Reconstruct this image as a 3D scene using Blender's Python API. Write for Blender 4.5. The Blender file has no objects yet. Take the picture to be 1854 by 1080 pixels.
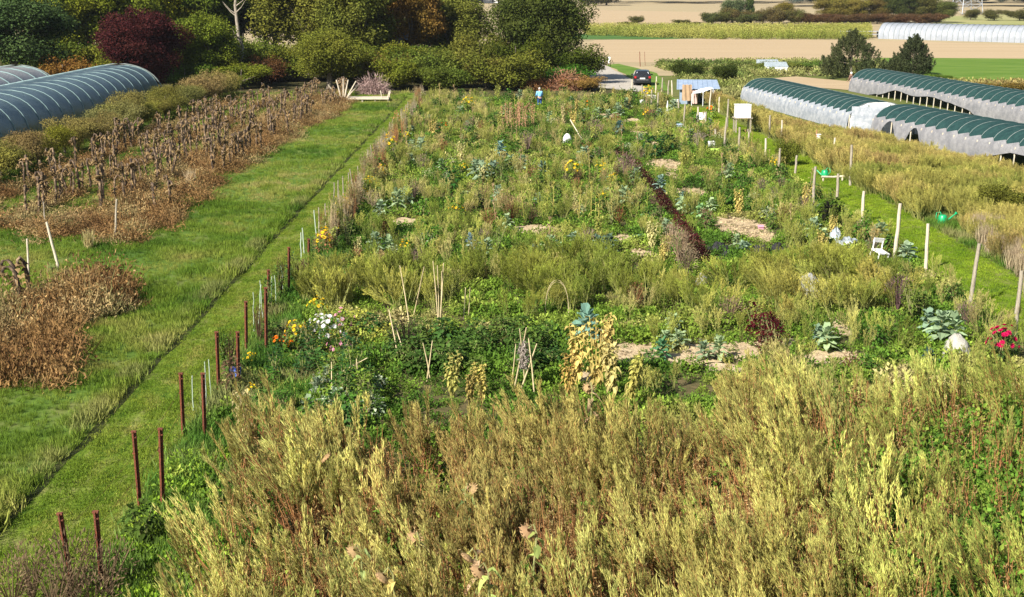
import bpy, math, random
import numpy as np
from mathutils import Vector, Matrix
R = math.radians
random.seed(7); rng = np.random.default_rng(7)
scene = bpy.context.scene
col = scene.collection
# ------------------------------------------------------------------ camera
F, CX, CY, HC = 2400.0, 927.0, 540.0, 10.0
PITCH = math.atan(570.0 / F)
cam_d = bpy.data.cameras.new('camera'); cam = bpy.data.objects.new('camera', cam_d); col.objects.link(cam)
cam_d.sensor_width = 36.0; cam_d.lens = 36.0 * F / 1854.0
cam_d.clip_start = 0.1; cam_d.clip_end = 6000
cam.location = (0, 0, HC); cam.rotation_euler = (math.pi / 2 - PITCH, 0, 0)
scene.camera = cam
# ------------------------------------------------------------------ sky, sun, exposure
SUN_EL = R(37); sdx, sdy = -0.64, -0.77
w = bpy.data.worlds.new("World"); scene.world = w; w.use_nodes = True
wn = w.node_tree; bg = wn.nodes['Background']
sky = wn.nodes.new('ShaderNodeTexSky'); sky.sky_type = 'NISHITA'; sky.sun_disc = False
sky.sun_elevation = SUN_EL; sky.sun_rotation = math.atan2(sdx, sdy); sky.air_density = 1.2; sky.dust_density = 1.0
wn.links.new(sky.outputs[0], bg.inputs[0]); bg.inputs[1].default_value = 0.055
sl = bpy.data.lights.new('sun', 'SUN'); sl.energy = 5.0; sl.angle = R(0.5); sl.color = (1.0, 0.94, 0.84)
sun = bpy.data.objects.new('sun', sl); col.objects.link(sun)
sv = Vector((sdx, sdy, 0)).normalized() * math.cos(SUN_EL) + Vector((0, 0, math.sin(SUN_EL)))
sun.rotation_euler = (-sv).to_track_quat('-Z', 'Y').to_euler(); sun.location = (-40, -40, 60)
scene.view_settings.view_transform = 'Standard'; scene.view_settings.look = 'None'
scene.view_settings.gamma = 1; scene.view_settings.exposure = 1.0
scene.cycles.max_bounces = 6; scene.cycles.transparent_max_bounces = 8

# ------------------------------------------------------------------ pixel <-> ground
cp, sp = math.cos(PITCH), math.sin(PITCH)
def g(px, py, z=0.0):
    u = (px - CX) / F; v = (CY - py) / F
    d = (u, cp + v * sp, -sp + v * cp); t = (z - HC) / d[2]
    return Vector((d[0] * t, d[1] * t, z))
def proj(x, y, z=0.0):
    dep = y * cp + (HC - z) * sp
    return CX + F * x / dep, CY - F * (y * sp - (HC - z) * cp) / dep
def hgt(px, pyb, pyt):
    y = g(px, pyb).y; v = (CY - pyt) / F
    return HC - y * (sp - v * cp) / (cp + v * sp)

# ------------------------------------------------------------------ noise
_T = rng.random((64, 64))
def vnoise(x, y, s, off=0):
    x = np.asarray(x, float) / s + off * 7.3; y = np.asarray(y, float) / s + off * 3.1
    xi = np.floor(x).astype(int); yi = np.floor(y).astype(int); fx = x - xi; fy = y - yi
    fx = fx * fx * (3 - 2 * fx); fy = fy * fy * (3 - 2 * fy)
    t = lambda a, b: _T[a % 64, b % 64]
    return (t(xi, yi) * (1 - fx) + t(xi + 1, yi) * fx) * (1 - fy) + (t(xi, yi + 1) * (1 - fx) + t(xi + 1, yi + 1) * fx) * fy

# ------------------------------------------------------------------ materials
MATS = {}
def nm(name):
    m = bpy.data.materials.new(name); m.use_nodes = True; nt = m.node_tree
    b = nt.nodes['Principled BSDF']; MATS[name] = m
    return m, nt, b
def foliage(name, src, trans=0.3, var=0.5, hue=0.05, nscale=0.6, rough=0.6):
    """leaf material; colour comes from the object's own colour or the plant's tint attribute"""
    m, nt, b = nm(name); N = nt.nodes; L = nt.links
    if src == 'obj':
        o = N.new('ShaderNodeObjectInfo'); c = o.outputs['Color']
    elif src == 'inst':
        a = N.new('ShaderNodeAttribute'); a.attribute_type = 'INSTANCER'; a.attribute_name = 'tint'; c = a.outputs['Color']
    else:
        r_ = N.new('ShaderNodeRGB'); r_.outputs[0].default_value = (*src, 1); c = r_.outputs[0]
    geo = N.new('ShaderNodeNewGeometry')
    hs = N.new('ShaderNodeHueSaturation')
    mr = N.new('ShaderNodeMapRange'); mr.inputs[3].default_value = 0.5 - hue; mr.inputs[4].default_value = 0.5 + hue
    no = N.new('ShaderNodeTexNoise'); no.inputs['Scale'].default_value = nscale; no.inputs['Detail'].default_value = 3
    tc = N.new('ShaderNodeNewGeometry'); L.new(tc.outputs['Position'], no.inputs['Vector'])
    L.new(no.outputs['Fac'], mr.inputs[0]); L.new(mr.outputs[0], hs.inputs['Hue'])
    mv = N.new('ShaderNodeMapRange'); mv.inputs[3].default_value = 1 - var; mv.inputs[4].default_value = 1 + var
    L.new(geo.outputs['Random Per Island'], mv.inputs[0]); L.new(mv.outputs[0], hs.inputs['Value'])
    L.new(c, hs.inputs['Color']); L.new(hs.outputs[0], b.inputs['Base Color'])
    b.inputs['Roughness'].default_value = rough; b.inputs['Specular IOR Level'].default_value = 0.05
    tr = N.new('ShaderNodeBsdfTranslucent'); L.new(hs.outputs[0], tr.inputs[0])
    mx = N.new('ShaderNodeMixShader'); mx.inputs[0].default_value = trans
    L.new(b.outputs[0], mx.inputs[1]); L.new(tr.outputs[0], mx.inputs[2])
    L.new(mx.outputs[0], N['Material Output'].inputs[0])
    return m
def surf(name, c1, c2=None, scale=3.0, rough=0.8, metal=0.0, bump=0.0, detail=4, stretch=None, spec=0.4, coords='Object', c3=None, lo=.35, hi=.65):
    m, nt, b = nm(name); N = nt.nodes; L = nt.links
    b.inputs['Roughness'].default_value = rough; b.inputs['Metallic'].default_value = metal
    b.inputs['Specular IOR Level'].default_value = spec
    c2 = c2 or tuple(x * 0.7 for x in c1)
    tc = N.new('ShaderNodeTexCoord'); no = N.new('ShaderNodeTexNoise')
    no.inputs['Scale'].default_value = scale; no.inputs['Detail'].default_value = detail; no.inputs['Roughness'].default_value = 0.6
    mp = N.new('ShaderNodeMapping'); L.new(tc.outputs[coords], mp.inputs[0]); L.new(mp.outputs[0], no.inputs['Vector'])
    if stretch: mp.inputs['Scale'].default_value = stretch
    cr = N.new('ShaderNodeValToRGB'); e = cr.color_ramp.elements
    e[0].position = lo; e[0].color = (*c1, 1); e[1].position = hi; e[1].color = (*c2, 1)
    if c3: x = e.new(0.5 * (lo + hi)); x.color = (*c3, 1)
    L.new(no.outputs['Fac'], cr.inputs[0]); L.new(cr.outputs[0], b.inputs['Base Color'])
    if bump:
        bp = N.new('ShaderNodeBump'); bp.inputs['Strength'].default_value = bump; bp.inputs['Distance'].default_value = 0.1
        n2 = N.new('ShaderNodeTexNoise'); n2.inputs['Scale'].default_value = scale * 5; n2.inputs['Detail'].default_value = 5
        L.new(mp.outputs[0], n2.inputs['Vector']); L.new(n2.outputs['Fac'], bp.inputs['Height']); L.new(bp.outputs[0], b.inputs['Normal'])
    return m
def film(name, c1, c2, trans, rough=0.35, scale=1.5, spec=.5):
    m = surf(name, c1, c2, scale=scale, rough=rough, spec=spec, bump=.4); nt = m.node_tree; b = nt.nodes['Principled BSDF']
    tr = nt.nodes.new('ShaderNodeBsdfTranslucent'); mx = nt.nodes.new('ShaderNodeMixShader'); mx.inputs[0].default_value = trans
    nt.links.new(b.inputs['Base Color'].links[0].from_socket, tr.inputs[0])
    nt.links.new(b.outputs[0], mx.inputs[1]); nt.links.new(tr.outputs[0], mx.inputs[2]); nt.links.new(mx.outputs[0], nt.nodes['Material Output'].inputs[0])
    return m
LEAF = foliage('leaf_tree', 'obj', 0.22, 0.45, 0.035, 0.35)
LEAFP = foliage('leaf_plant', 'obj', 0.3, 0.4, 0.03, 2.0)
LEAFI = foliage('leaf_scatter', 'inst', 0.3, 0.35, 0.015, 0.8)
STEMI = foliage('stem_scatter', (0.27, 0.13, 0.05), 0.05, 0.6, 0.03, 2.0)
STEMG = foliage('stem_green', (0.22, 0.23, 0.07), 0.1, 0.4, 0.03, 2.0)
BARK = surf('bark', (0.09, 0.07, 0.05), (0.2, 0.17, 0.13), 6, 0.9, bump=.4)
BARKP = surf('bark_pale', (0.35, 0.3, 0.24), (0.2, 0.17, 0.13), 2, 0.9, bump=.4)
WOOD = surf('weathered_wood', (0.42, 0.37, 0.29), (0.27, 0.23, 0.17), 5, 0.85, bump=.5, stretch=(3, 3, .5))
WOODP = surf('pale_wood', (0.62, 0.55, 0.43), (0.45, 0.38, 0.28), 5, 0.85, bump=.3, stretch=(3, 3, .5))
CANE = surf('bamboo', (0.6, 0.5, 0.3), (0.42, 0.33, 0.18), 7, 0.6, stretch=(2, 2, 1))
RUST = surf('rusty_steel', (0.22, 0.065, 0.03), (0.11, 0.04, 0.025), 12, 0.9, bump=.4, c3=(.17, .05, .025))
GRNST = surf('green_white_stake', (0.32, 0.42, 0.3), (0.42, 0.47, 0.38), 4, 0.6)
WHITE = surf('white_plastic', (0.8, 0.8, 0.78), (0.7, 0.7, 0.68), 3, 0.5)
DEADM = surf('dead_stalk', (0.03, 0.02, 0.014), (0.34, 0.24, 0.14), 3.5, 0.95, c3=(.09, .06, .04))  # lit tan and black shadow of the stalks painted as noise patches
DEADL = foliage('dead_leaf', (0.2, 0.135, 0.065), 0.15, 0.6, 0.02, 2.0, 0.9)

# ------------------------------------------------------------------ mesh builder
class MB:
    def __init__(s): s.v = []; s.f4 = []; s.m4 = []; s.f3 = []; s.m3 = []; s.n = 0; s.sm = False
    def add(s, v, f, mi=0):
        v = np.asarray(v, float).reshape(-1, 3); f = np.asarray(f, int)
        (s.f4 if f.shape[1] == 4 else s.f3).append(f + s.n); (s.m4 if f.shape[1] == 4 else s.m3).append(np.full(len(f), mi))
        s.v.append(v); s.n += len(v); return s
    def tube(s, pts, rad, n=5, mi=0, cap=True):
        P = np.asarray(pts, float); k = len(P); rad = np.broadcast_to(rad, (k,))
        T = np.gradient(P, axis=0); T /= np.linalg.norm(T, axis=1)[:, None] + 1e-9
        ref = np.array([1., 0, 0]) if abs(T[0][0]) < .8 else np.array([0, 1., 0])
        A = np.cross(T, ref); A /= np.linalg.norm(A, axis=1)[:, None] + 1e-9; B = np.cross(T, A)
        an = np.arange(n) * 2 * math.pi / n
        V = P[:, None] + rad[:, None, None] * (A[:, None] * np.cos(an)[None, :, None] + B[:, None] * np.sin(an)[None, :, None])
        i = np.arange(k - 1)[:, None] * n + np.arange(n)[None]; j = np.arange(k - 1)[:, None] * n + (np.arange(n)[None] + 1) % n
        f = np.stack([i, j, j + n, i + n], -1).reshape(-1, 4)
        s.add(V.reshape(-1, 3), f, mi)
        if cap:
            for e in (0, k - 1):
                c = np.vstack([V[e], P[e]]); s.add(c, [[a, (a + 1) % n, n] if e else [(a + 1) % n, a, n] for a in range(n)], mi)
        return s
    def box(s, c, d, mi=0, rz=0, M=None):
        x, y, z = np.array(d) / 2
        v = np.array([[-x, -y, -z], [x, -y, -z], [x, y, -z], [-x, y, -z], [-x, -y, z], [x, -y, z], [x, y, z], [-x, y, z]])
        if rz: cr_, sr = math.cos(rz), math.sin(rz); v = v @ np.array([[cr_, sr, 0], [-sr, cr_, 0], [0, 0, 1]])
        v = v + np.array(c)
        return s.add(v, [[0, 3, 2, 1], [4, 5, 6, 7], [0, 1, 5, 4], [1, 2, 6, 5], [2, 3, 7, 6], [3, 0, 4, 7]], mi)
    def leaves(s, p, d, nr, L, W, mi=0):
        """diamond leaves: N points, directions, normals"""
        p = np.asarray(p, float); N = len(p); d = d / (np.linalg.norm(d, axis=1)[:, None] + 1e-9)
        sd = np.cross(d, nr); sd /= np.linalg.norm(sd, axis=1)[:, None] + 1e-9
        L = np.broadcast_to(L, (N,))[:, None]; W = np.broadcast_to(W, (N,))[:, None]
        nn = np.cross(sd, d)
        V = np.stack([p, p + d * L * .45 + sd * W / 2 + nn * L * .06, p + d * L, p + d * L * .45 - sd * W / 2 + nn * L * .06], 1)
        return s.add(V.reshape(-1, 3), np.arange(N * 4).reshape(-1, 4), mi)
    def big(s, p, d, L, W, curl=.5, mi=0, prof=(.3, 1, .75, .12), wave=.0):
        """broad leaves with a curved midrib, 4x3 grid each"""
        p = np.asarray(p, float); N = len(p); d = d / (np.linalg.norm(d, axis=1)[:, None] + 1e-9)
        up = np.array([0, 0, 1.]); sd = np.cross(d, up); sd /= np.linalg.norm(sd, axis=1)[:, None] + 1e-9
        L = np.broadcast_to(L, (N,))[:, None]; W = np.broadcast_to(W, (N,))[:, None]
        rows = []
        for k, (t, wd) in enumerate(zip((0, .35, .7, 1), prof)):
            c = p + d * L * t - up * (t * t * curl) * L
            for q in (-1, 0, 1):
                rows.append(c + sd * W * .5 * wd * q + up * (abs(q) * .12 * W * wd + wave * W * (rng.random((N, 1)) - .5)))
        V = np.stack(rows, 1)
        q = [[3 * a + b, 3 * a + b + 1, 3 * a + b + 4, 3 * a + b + 3] for a in range(3) for b in range(2)]
        f = (np.arange(N)[:, None, None] * 12 + np.array(q)[None]).reshape(-1, 4)
        return s.add(V.reshape(-1, 3), f, mi)
    def mesh(s, name, mats, smooth=False):
        me = bpy.data.meshes.new(name); V = np.concatenate(s.v); f4 = np.concatenate(s.f4) if s.f4 else np.zeros((0, 4), int)
        f3 = np.concatenate(s.f3) if s.f3 else np.zeros((0, 3), int)
        me.vertices.add(len(V)); me.vertices.foreach_set('co', V.ravel())
        nl = f4.size + f3.size; me.loops.add(nl); me.loops.foreach_set('vertex_index', np.concatenate([f4.ravel(), f3.ravel()]).astype(np.int32))
        np_ = len(f4) + len(f3); me.polygons.add(np_)
        st = np.concatenate([np.arange(len(f4)) * 4, f4.size + np.arange(len(f3)) * 3]).astype(np.int32)
        me.polygons.foreach_set('loop_start', st)
        me.polygons.foreach_set('material_index', np.concatenate(s.m4 + s.m3).astype(np.int32))
        me.polygons.foreach_set('use_smooth', np.full(np_, smooth))
        for m in (mats if isinstance(mats, (list, tuple)) else [mats]): me.materials.append(m)
        me.update(calc_edges=True); me.validate(); return me
    def obj(s, name, mats, parent=None, smooth=False, color=None):
        o = bpy.data.objects.new(name, s.mesh(name, mats, smooth)); col.objects.link(o)
        if parent: o.parent = parent
        if color: o.color = (*color, 1)
        return o
def tag(o, label, cat=None, group=None):
    if label: o['label'] = label
    if cat: o['category'] = cat
    if group: o['group'] = group
    return o
def struct(o): o['kind'] = 'structure'; return o
def stuff(o, label, cat): o['kind'] = 'stuff'; o['label'] = label; o['category'] = cat; return o
def empty(name, loc=(0, 0, 0), rz=0):
    o = bpy.data.objects.new(name, None); col.objects.link(o); o.location = loc; o.rotation_euler = (0, 0, rz); o.empty_display_size = .2; return o
def kids(o): return [c for c in bpy.data.objects if c.parent == o]
def dup(o, loc, rz=0, sc=1.0, label=None, group=None, color=None, ch=None, tilt=(0, 0)):
    r_ = o.copy(); col.objects.link(r_); r_.location = loc; r_.rotation_euler = (tilt[0], tilt[1], rz)
    r_.scale = (sc, sc, sc) if not hasattr(sc, '__len__') else sc
    if label: r_['label'] = label
    if group: r_['group'] = group
    if color and o.type == 'MESH': r_.color = (*color, 1)
    for c in (ch if ch is not None else kids(o)):
        k = c.copy(); col.objects.link(k); k.parent = r_
        if color and c.get('tinted'): k.color = (*color, 1)
    return r_
class Proto:
    """a thing with parts built once; first place() uses it, later ones copy it"""
    def __init__(s, root): s.root = root; s.ch = kids(root); s.used = False
    def place(s, loc, rz=0, sc=1.0, label=None, group=None, color=None, tilt=(0, 0)):
        if s.used: return dup(s.root, loc, rz, sc, label, group, color, s.ch, tilt)
        s.used = True; r_ = s.root; r_.location = loc; r_.rotation_euler = (tilt[0], tilt[1], rz)
        r_.scale = (sc, sc, sc) if not hasattr(sc, '__len__') else sc
        if label: r_['label'] = label
        if group: r_['group'] = group
        if color:
            if r_.type == 'MESH': r_.color = (*color, 1)
            for c in s.ch:
                if c.get('tinted'): c.color = (*color, 1)
        return r_
    def drop(s):
        if not s.used:
            for c in s.ch: bpy.data.objects.remove(c)
            bpy.data.objects.remove(s.root)
def unit(n, up=0.0):
    v = rng.normal(size=(n, 3)); v[:, 2] += up; return v / (np.linalg.norm(v, axis=1)[:, None] + 1e-9)
ORD = 'first second third fourth fifth sixth seventh eighth ninth tenth eleventh twelfth thirteenth fourteenth fifteenth sixteenth seventeenth eighteenth nineteenth twentieth'.split()
def ordw(i):
    if i < 20: return ORD[i]
    t = ['twenty', 'thirty', 'forty', 'fifty', 'sixty'][(i + 1) // 10 - 2]; r_ = (i + 1) % 10
    return t + '-' + ORD[r_ - 1] if r_ else t[:-1] + 'ieth'

# ------------------------------------------------------------------ scatter ("stuff" only)
def scatter_group(coll):
    ng = bpy.data.node_groups.new('scatter', 'GeometryNodeTree')
    ng.interface.new_socket('Geometry', in_out='INPUT', socket_type='NodeSocketGeometry'); ng.interface.new_socket('Geometry', in_out='OUTPUT', socket_type='NodeSocketGeometry')
    N = ng.nodes; L = ng.links; gi = N.new('NodeGroupInput'); go = N.new('NodeGroupOutput')
    ci = N.new('GeometryNodeCollectionInfo'); ci.inputs['Collection'].default_value = coll; ci.inputs['Separate Children'].default_value = True; ci.inputs['Reset Children'].default_value = True
    ip = N.new('GeometryNodeInstanceOnPoints'); ip.inputs['Pick Instance'].default_value = True
    def na(n, t):
        a = N.new('GeometryNodeInputNamedAttribute'); a.data_type = t; a.inputs['Name'].default_value = n; return a.outputs['Attribute']
    L.new(gi.outputs[0], ip.inputs['Points']); L.new(ci.outputs[0], ip.inputs['Instance'])
    L.new(na('pidx', 'INT'), ip.inputs['Instance Index']); L.new(na('rot', 'FLOAT_VECTOR'), ip.inputs['Rotation']); L.new(na('scl', 'FLOAT_VECTOR'), ip.inputs['Scale'])
    L.new(ip.outputs[0], go.inputs[0]); return ng
COLLS = {}
def proto_coll(name, meshes):
    c = bpy.data.collections.new(name)
    for i, m in enumerate(meshes):
        o = bpy.data.objects.new(f'{name}_{i:02d}', m); c.objects.link(o)
    COLLS[name] = (c, len(meshes), scatter_group(c)); return name
def scatter(name, label, cat, cname, x, y, scl, tint, tilt=0.12, z=0.0, lean=None, zs=None):
    c, n, ng = COLLS[cname]; k = len(x)
    me = bpy.data.meshes.new(name); me.vertices.add(k)
    me.vertices.foreach_set('co', np.stack([x, y, np.broadcast_to(z, (k,))], 1).ravel())
    a = me.attributes.new('pidx', 'INT', 'POINT'); a.data.foreach_set('value', rng.integers(0, n, k).astype(np.int32))
    rot = np.stack([rng.normal(0, tilt, k), rng.normal(0, tilt, k), rng.random(k) * 6.283], 1)
    if lean is not None:   # global lean: rotate about Y after; approximated by xyz euler with small z
        rot[:, 2] = rng.normal(0, .6, k); rot[:, 1] += lean
    a = me.attributes.new('rot', 'FLOAT_VECTOR', 'POINT'); a.data.foreach_set('vector', rot.ravel())
    scl = np.broadcast_to(scl, (k,)); zs = scl if zs is None else np.broadcast_to(zs, (k,))
    a = me.attributes.new('scl', 'FLOAT_VECTOR', 'POINT'); a.data.foreach_set('vector', np.stack([scl, scl, zs], 1).ravel())
    t4 = np.concatenate([np.clip(np.broadcast_to(tint, (k, 3)), 0, 1), np.ones((k, 1))], 1)
    a = me.attributes.new('tint', 'FLOAT_COLOR', 'POINT'); a.data.foreach_set('color', t4.ravel())
    o = bpy.data.objects.new(name, me); col.objects.link(o); md = o.modifiers.new('scatter', 'NODES'); md.node_group = ng
    return stuff(o, label, cat)
def lerp(a, b, t): a = np.array(a); b = np.array(b); return a[None] * (1 - t[:, None]) + b[None] * t[:, None]
def pal(cols, t):
    c = np.array(cols); t = np.clip(t, 0, .9999) * (len(c) - 1); i = t.astype(int); f = (t - i)[:, None]; return c[i] * (1 - f) + c[i + 1] * f
def jit(c, s=.15): return c * (1 + rng.normal(0, s, (len(c), 1)))
def rpts(x0, x1, y0, y1, dens):
    k = int((x1 - x0) * (y1 - y0) * dens); return rng.uniform(x0, x1, k), rng.uniform(y0, y1, k)

exec_marker = 0
# ================================================================== GROUND
def sheet(name, pts, z, mat, sub=0):
    mat.node_tree.nodes['Principled BSDF'].inputs['Specular IOR Level'].default_value = .05
    me = bpy.data.meshes.new(name); me.from_pydata([(p[0], p[1], z) for p in pts], [], [list(range(len(pts)))]); me.materials.append(mat)
    o = bpy.data.objects.new(name, me); col.objects.link(o); return struct(o)
def wig(a, b, n, amp):
    out = []
    for i in range(n):
        t = i / n; out.append((a[0] + (b[0] - a[0]) * t + random.uniform(-amp, amp), a[1] + (b[1] - a[1]) * t + random.uniform(-amp, amp)))
    return out
def poly(corners, n=8, amp=.2):
    o = []
    for i in range(len(corners)): o += wig(corners[i], corners[(i + 1) % len(corners)], n, amp)
    return o
def pp(*px): return [tuple(g(x, y).xy) for x, y in px]
G_BASE = surf('ground_rough', (0.09, 0.12, 0.028), (0.15, 0.15, 0.05), .25, .95, bump=.5, coords='Object', detail=8)
G_MEAD = surf('meadow_turf', (0.062, 0.115, 0.02), (0.15, 0.17, 0.05), .5, .95, bump=.5, detail=8, c3=(.09, .15, .025))
G_PATH = surf('mown_turf', (0.05, 0.1, 0.012), (0.19, 0.2, 0.06), 2.2, .95, bump=.6, detail=9, c3=(.115, .17, .02), stretch=(1, .35, 1))
G_SOIL = surf('garden_soil', (0.05, 0.065, 0.02), (0.13, 0.1, 0.05), 1.2, .95, bump=.6, detail=8)
G_BARE = surf('bare_soil', (0.56, 0.44, 0.28), (0.4, 0.3, 0.18), 2.5, .95, bump=.7, detail=8)
G_STUB = surf('stubble', (0.44, 0.335, 0.21), (0.36, 0.27, 0.165), .16, .95, detail=10, stretch=(.12, 5, 1), lo=.3, hi=.7)
G_STUB2 = surf('stubble_pale', (0.4, 0.32, 0.19), (0.31, 0.25, 0.15), .04, .95, detail=8, stretch=(.3, 2.5, 1))
G_CROPG = surf('green_crop', (0.08, 0.155, 0.02), (0.14, 0.21, 0.04), .3, .9, detail=8, stretch=(.4, 1.5, 1), bump=.5)
G_DKGR = surf('dark_green_crop', (0.05, 0.12, 0.03), (0.09, 0.16, 0.04), .2, .9, detail=8)
G_OLIVE = surf('grass_slope', (0.25, 0.27, 0.1), (0.33, 0.3, 0.14), .05, .95, detail=8)
G_GRAV = surf('gravel', (0.46, 0.42, 0.36), (0.34, 0.31, 0.27), 1.5, .95, bump=.5, detail=9)
sheet('ground', [(-2500, -60), (2500, -60), (2500, 4000), (-2500, 4000)], -0.02, G_BASE)
sheet('far_fields', poly([(-400, 150), (500, 150), (1600, 3800), (-1500, 3800)], 6, 1), -0.010, G_STUB2)
sheet('woodland_floor', poly([(-90, 121), (13, 121), (10, 200), (-120, 200)], 10, .5), -0.007, surf('leaf_litter', (.05, .055, .02), (.09, .075, .035), .8, .95, bump=.6, detail=8))
sheet('meadow', poly([(-30, 12), (-9.6, 12), (-9.6, 126), (-30, 126)], 20, .1), -0.004, G_MEAD)
sheet('grass_path', poly([(-9.7, 10), (-6.9, 10), (-8.2, 126), (-9.8, 126)], 16, .05), 0.004, G_PATH)
sheet('garden_ground', poly([(-7.0, 10), (15.2, 10), (15.2, 118), (-8.3, 118)], 20, .15), 0.0, G_SOIL)
sheet('grass_path', poly([(15.0, 10), (17.8, 10), (17.6, 75), (14.2, 128), (12.2, 128), (14.5, 75)], 16, .06), 0.006, G_PATH)
# far fields, as strips seen behind the garden
sheet('field', poly(pp((1040, 112), (1075, 72), (1300, 70), (1640, 74), (2100, 88), (2100, 108), (1590, 104), (1200, 112)), 8, .3), 0.0, G_STUB)
sheet('field', poly(pp((1020, 71), (1020, 60), (1160, 63), (1270, 69), (1160, 71)), 6, .3), 0.01, G_DKGR)
sheet('field', poly(pp((1590, 104), (2300, 108), (2300, 175), (1740, 150), (1560, 142)), 8, .3), 0.004, G_CROPG)
sheet('field', poly(pp((1690, 44), (2300, 46), (2400, 20), (1900, 22), (1690, 30)), 6, 1), 0.03, G_OLIVE)
sheet('field', poly(pp((980, 40), (1280, 44), (1278, 22), (1060, 17)), 6, .5), 0.03, G_STUB)
sheet('gravel_road', poly(pp((1052, 108), (1052, 122), (1068, 140), (1085, 158), (1180, 168), (1158, 152), (1120, 130), (1096, 118), (1092, 108)), 6, .15), 0.012, G_GRAV)
sheet('grass_verge', poly(pp((1098, 117), (1120, 115), (1190, 132), (1215, 165), (1165, 158), (1125, 130)), 6, .15), 0.008, G_CROPG)
sheet('bare_ground', poly(pp((1375, 143), (1440, 138), (1570, 150), (1600, 168), (1480, 158)), 6, .15), 0.012, G_STUB)

RUT_SHADE = surf('rut_earth_shadow', (.022, .03, .01), (.05, .055, .02), 2, .95, bump=.6)  # rut earth darkened further: shadow line of the long grass painted in
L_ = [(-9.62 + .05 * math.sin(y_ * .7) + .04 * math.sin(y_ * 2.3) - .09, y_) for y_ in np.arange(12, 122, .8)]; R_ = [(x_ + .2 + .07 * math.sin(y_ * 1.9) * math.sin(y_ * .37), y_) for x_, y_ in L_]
sheet('rut_shadow_strip', L_ + R_[::-1], .010, RUT_SHADE)
# bare soil spots between the beds  (px, py, rx, ry)
SOIL = [(1340, 413, 48, 20), (1372, 428, 30, 10), (1256, 350, 30, 10), (1203, 299, 32, 10), (1165, 463, 26, 9), (1128, 433, 20, 8), (1100, 212, 22, 6),
        (1150, 640, 60, 16), (1290, 634, 55, 11), (1345, 640, 40, 18), (1521, 597, 18, 13), (1505, 650, 60, 14), (1215, 320, 14, 7), (1160, 245, 20, 6), (968, 418, 40, 9),
        (1240, 655, 60, 12), (1310, 672, 34, 10), (1180, 262, 16, 5), (735, 405, 28, 8), (1060, 690, 26, 10), (1410, 625, 45, 9), (1145, 220, 16, 4)]
SOILW = []
for px, py, rx, ry in SOIL:
    c = g(px, py); ax = abs(g(px + rx, py).x - c.x); ay = (g(px, py - ry).y - g(px, py + ry).y) / 2
    SOILW.append((c.x, c.y, ax, ay))
    pts = []
    for k in range(22):
        a = k / 22 * 6.283; q = 1 + random.uniform(-.22, .22); pts.append((c.x + ax * q * math.cos(a), c.y + ay * q * math.sin(a)))
    sheet('bare_soil_patch', pts, 0.008 + 0.004 * len(SOILW), G_BARE)
def insoil(x, y, k=1.0):
    m = np.zeros(len(x), bool)
    for cx, cy, ax, ay in SOILW: m |= ((x - cx) / (ax * k)) ** 2 + ((y - cy) / (ay * k)) ** 2 < 1
    return m
def frontsoil(x, y, up=26):
    px, py = proj(np.asarray(x, float), np.asarray(y, float)); m = np.zeros(len(px), bool)
    for cx, cy, rx, ry in SOIL: m |= (np.abs(px - cx) < rx * .95) & (py > cy - ry * .9) & (py < cy + ry * .6 + up * (py > 0) * np.clip(py / 450, .4, 1.4))
    return m
CLEARSPOTS = [(1706, 404, 34), (1493, 320, 24), (1588, 472, 30), (1530, 450, 34), (1465, 530, 26), (1270, 520, 18), (1340, 462, 60), (1400, 460, 30), (1815, 655, 30), (1730, 645, 26), (1027, 258, 14), (1293, 281, 12), (1270, 217, 12), (945, 228, 34), (977, 196, 16)]
def clearm(x, y):
    px, py = proj(np.asarray(x, float), np.asarray(y, float)); m = np.zeros(len(px), bool)
    for cx, cy, r_ in CLEARSPOTS: m |= (np.abs(px - cx) < r_) & (py > cy - 6) & (py < cy + 12 + cy * .06)
    return m
def stripm(x, y):
    px, py = proj(x, y); t = np.clip((py - 282) / 215, 0, 1.2); d = px - (1122 + 150 * t ** .85); return (py > 282) & (t < 1.1) & (d > -20 - 26 * t) & (d < 16 + 18 * t)
def fenceL(y): return -7.15 - 1.3 * (np.clip(y, 20, 120) - 20) / 100
def fenceR(y): return np.where(y < 75, 14.9, 14.9 - (y - 75) * .045)

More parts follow.
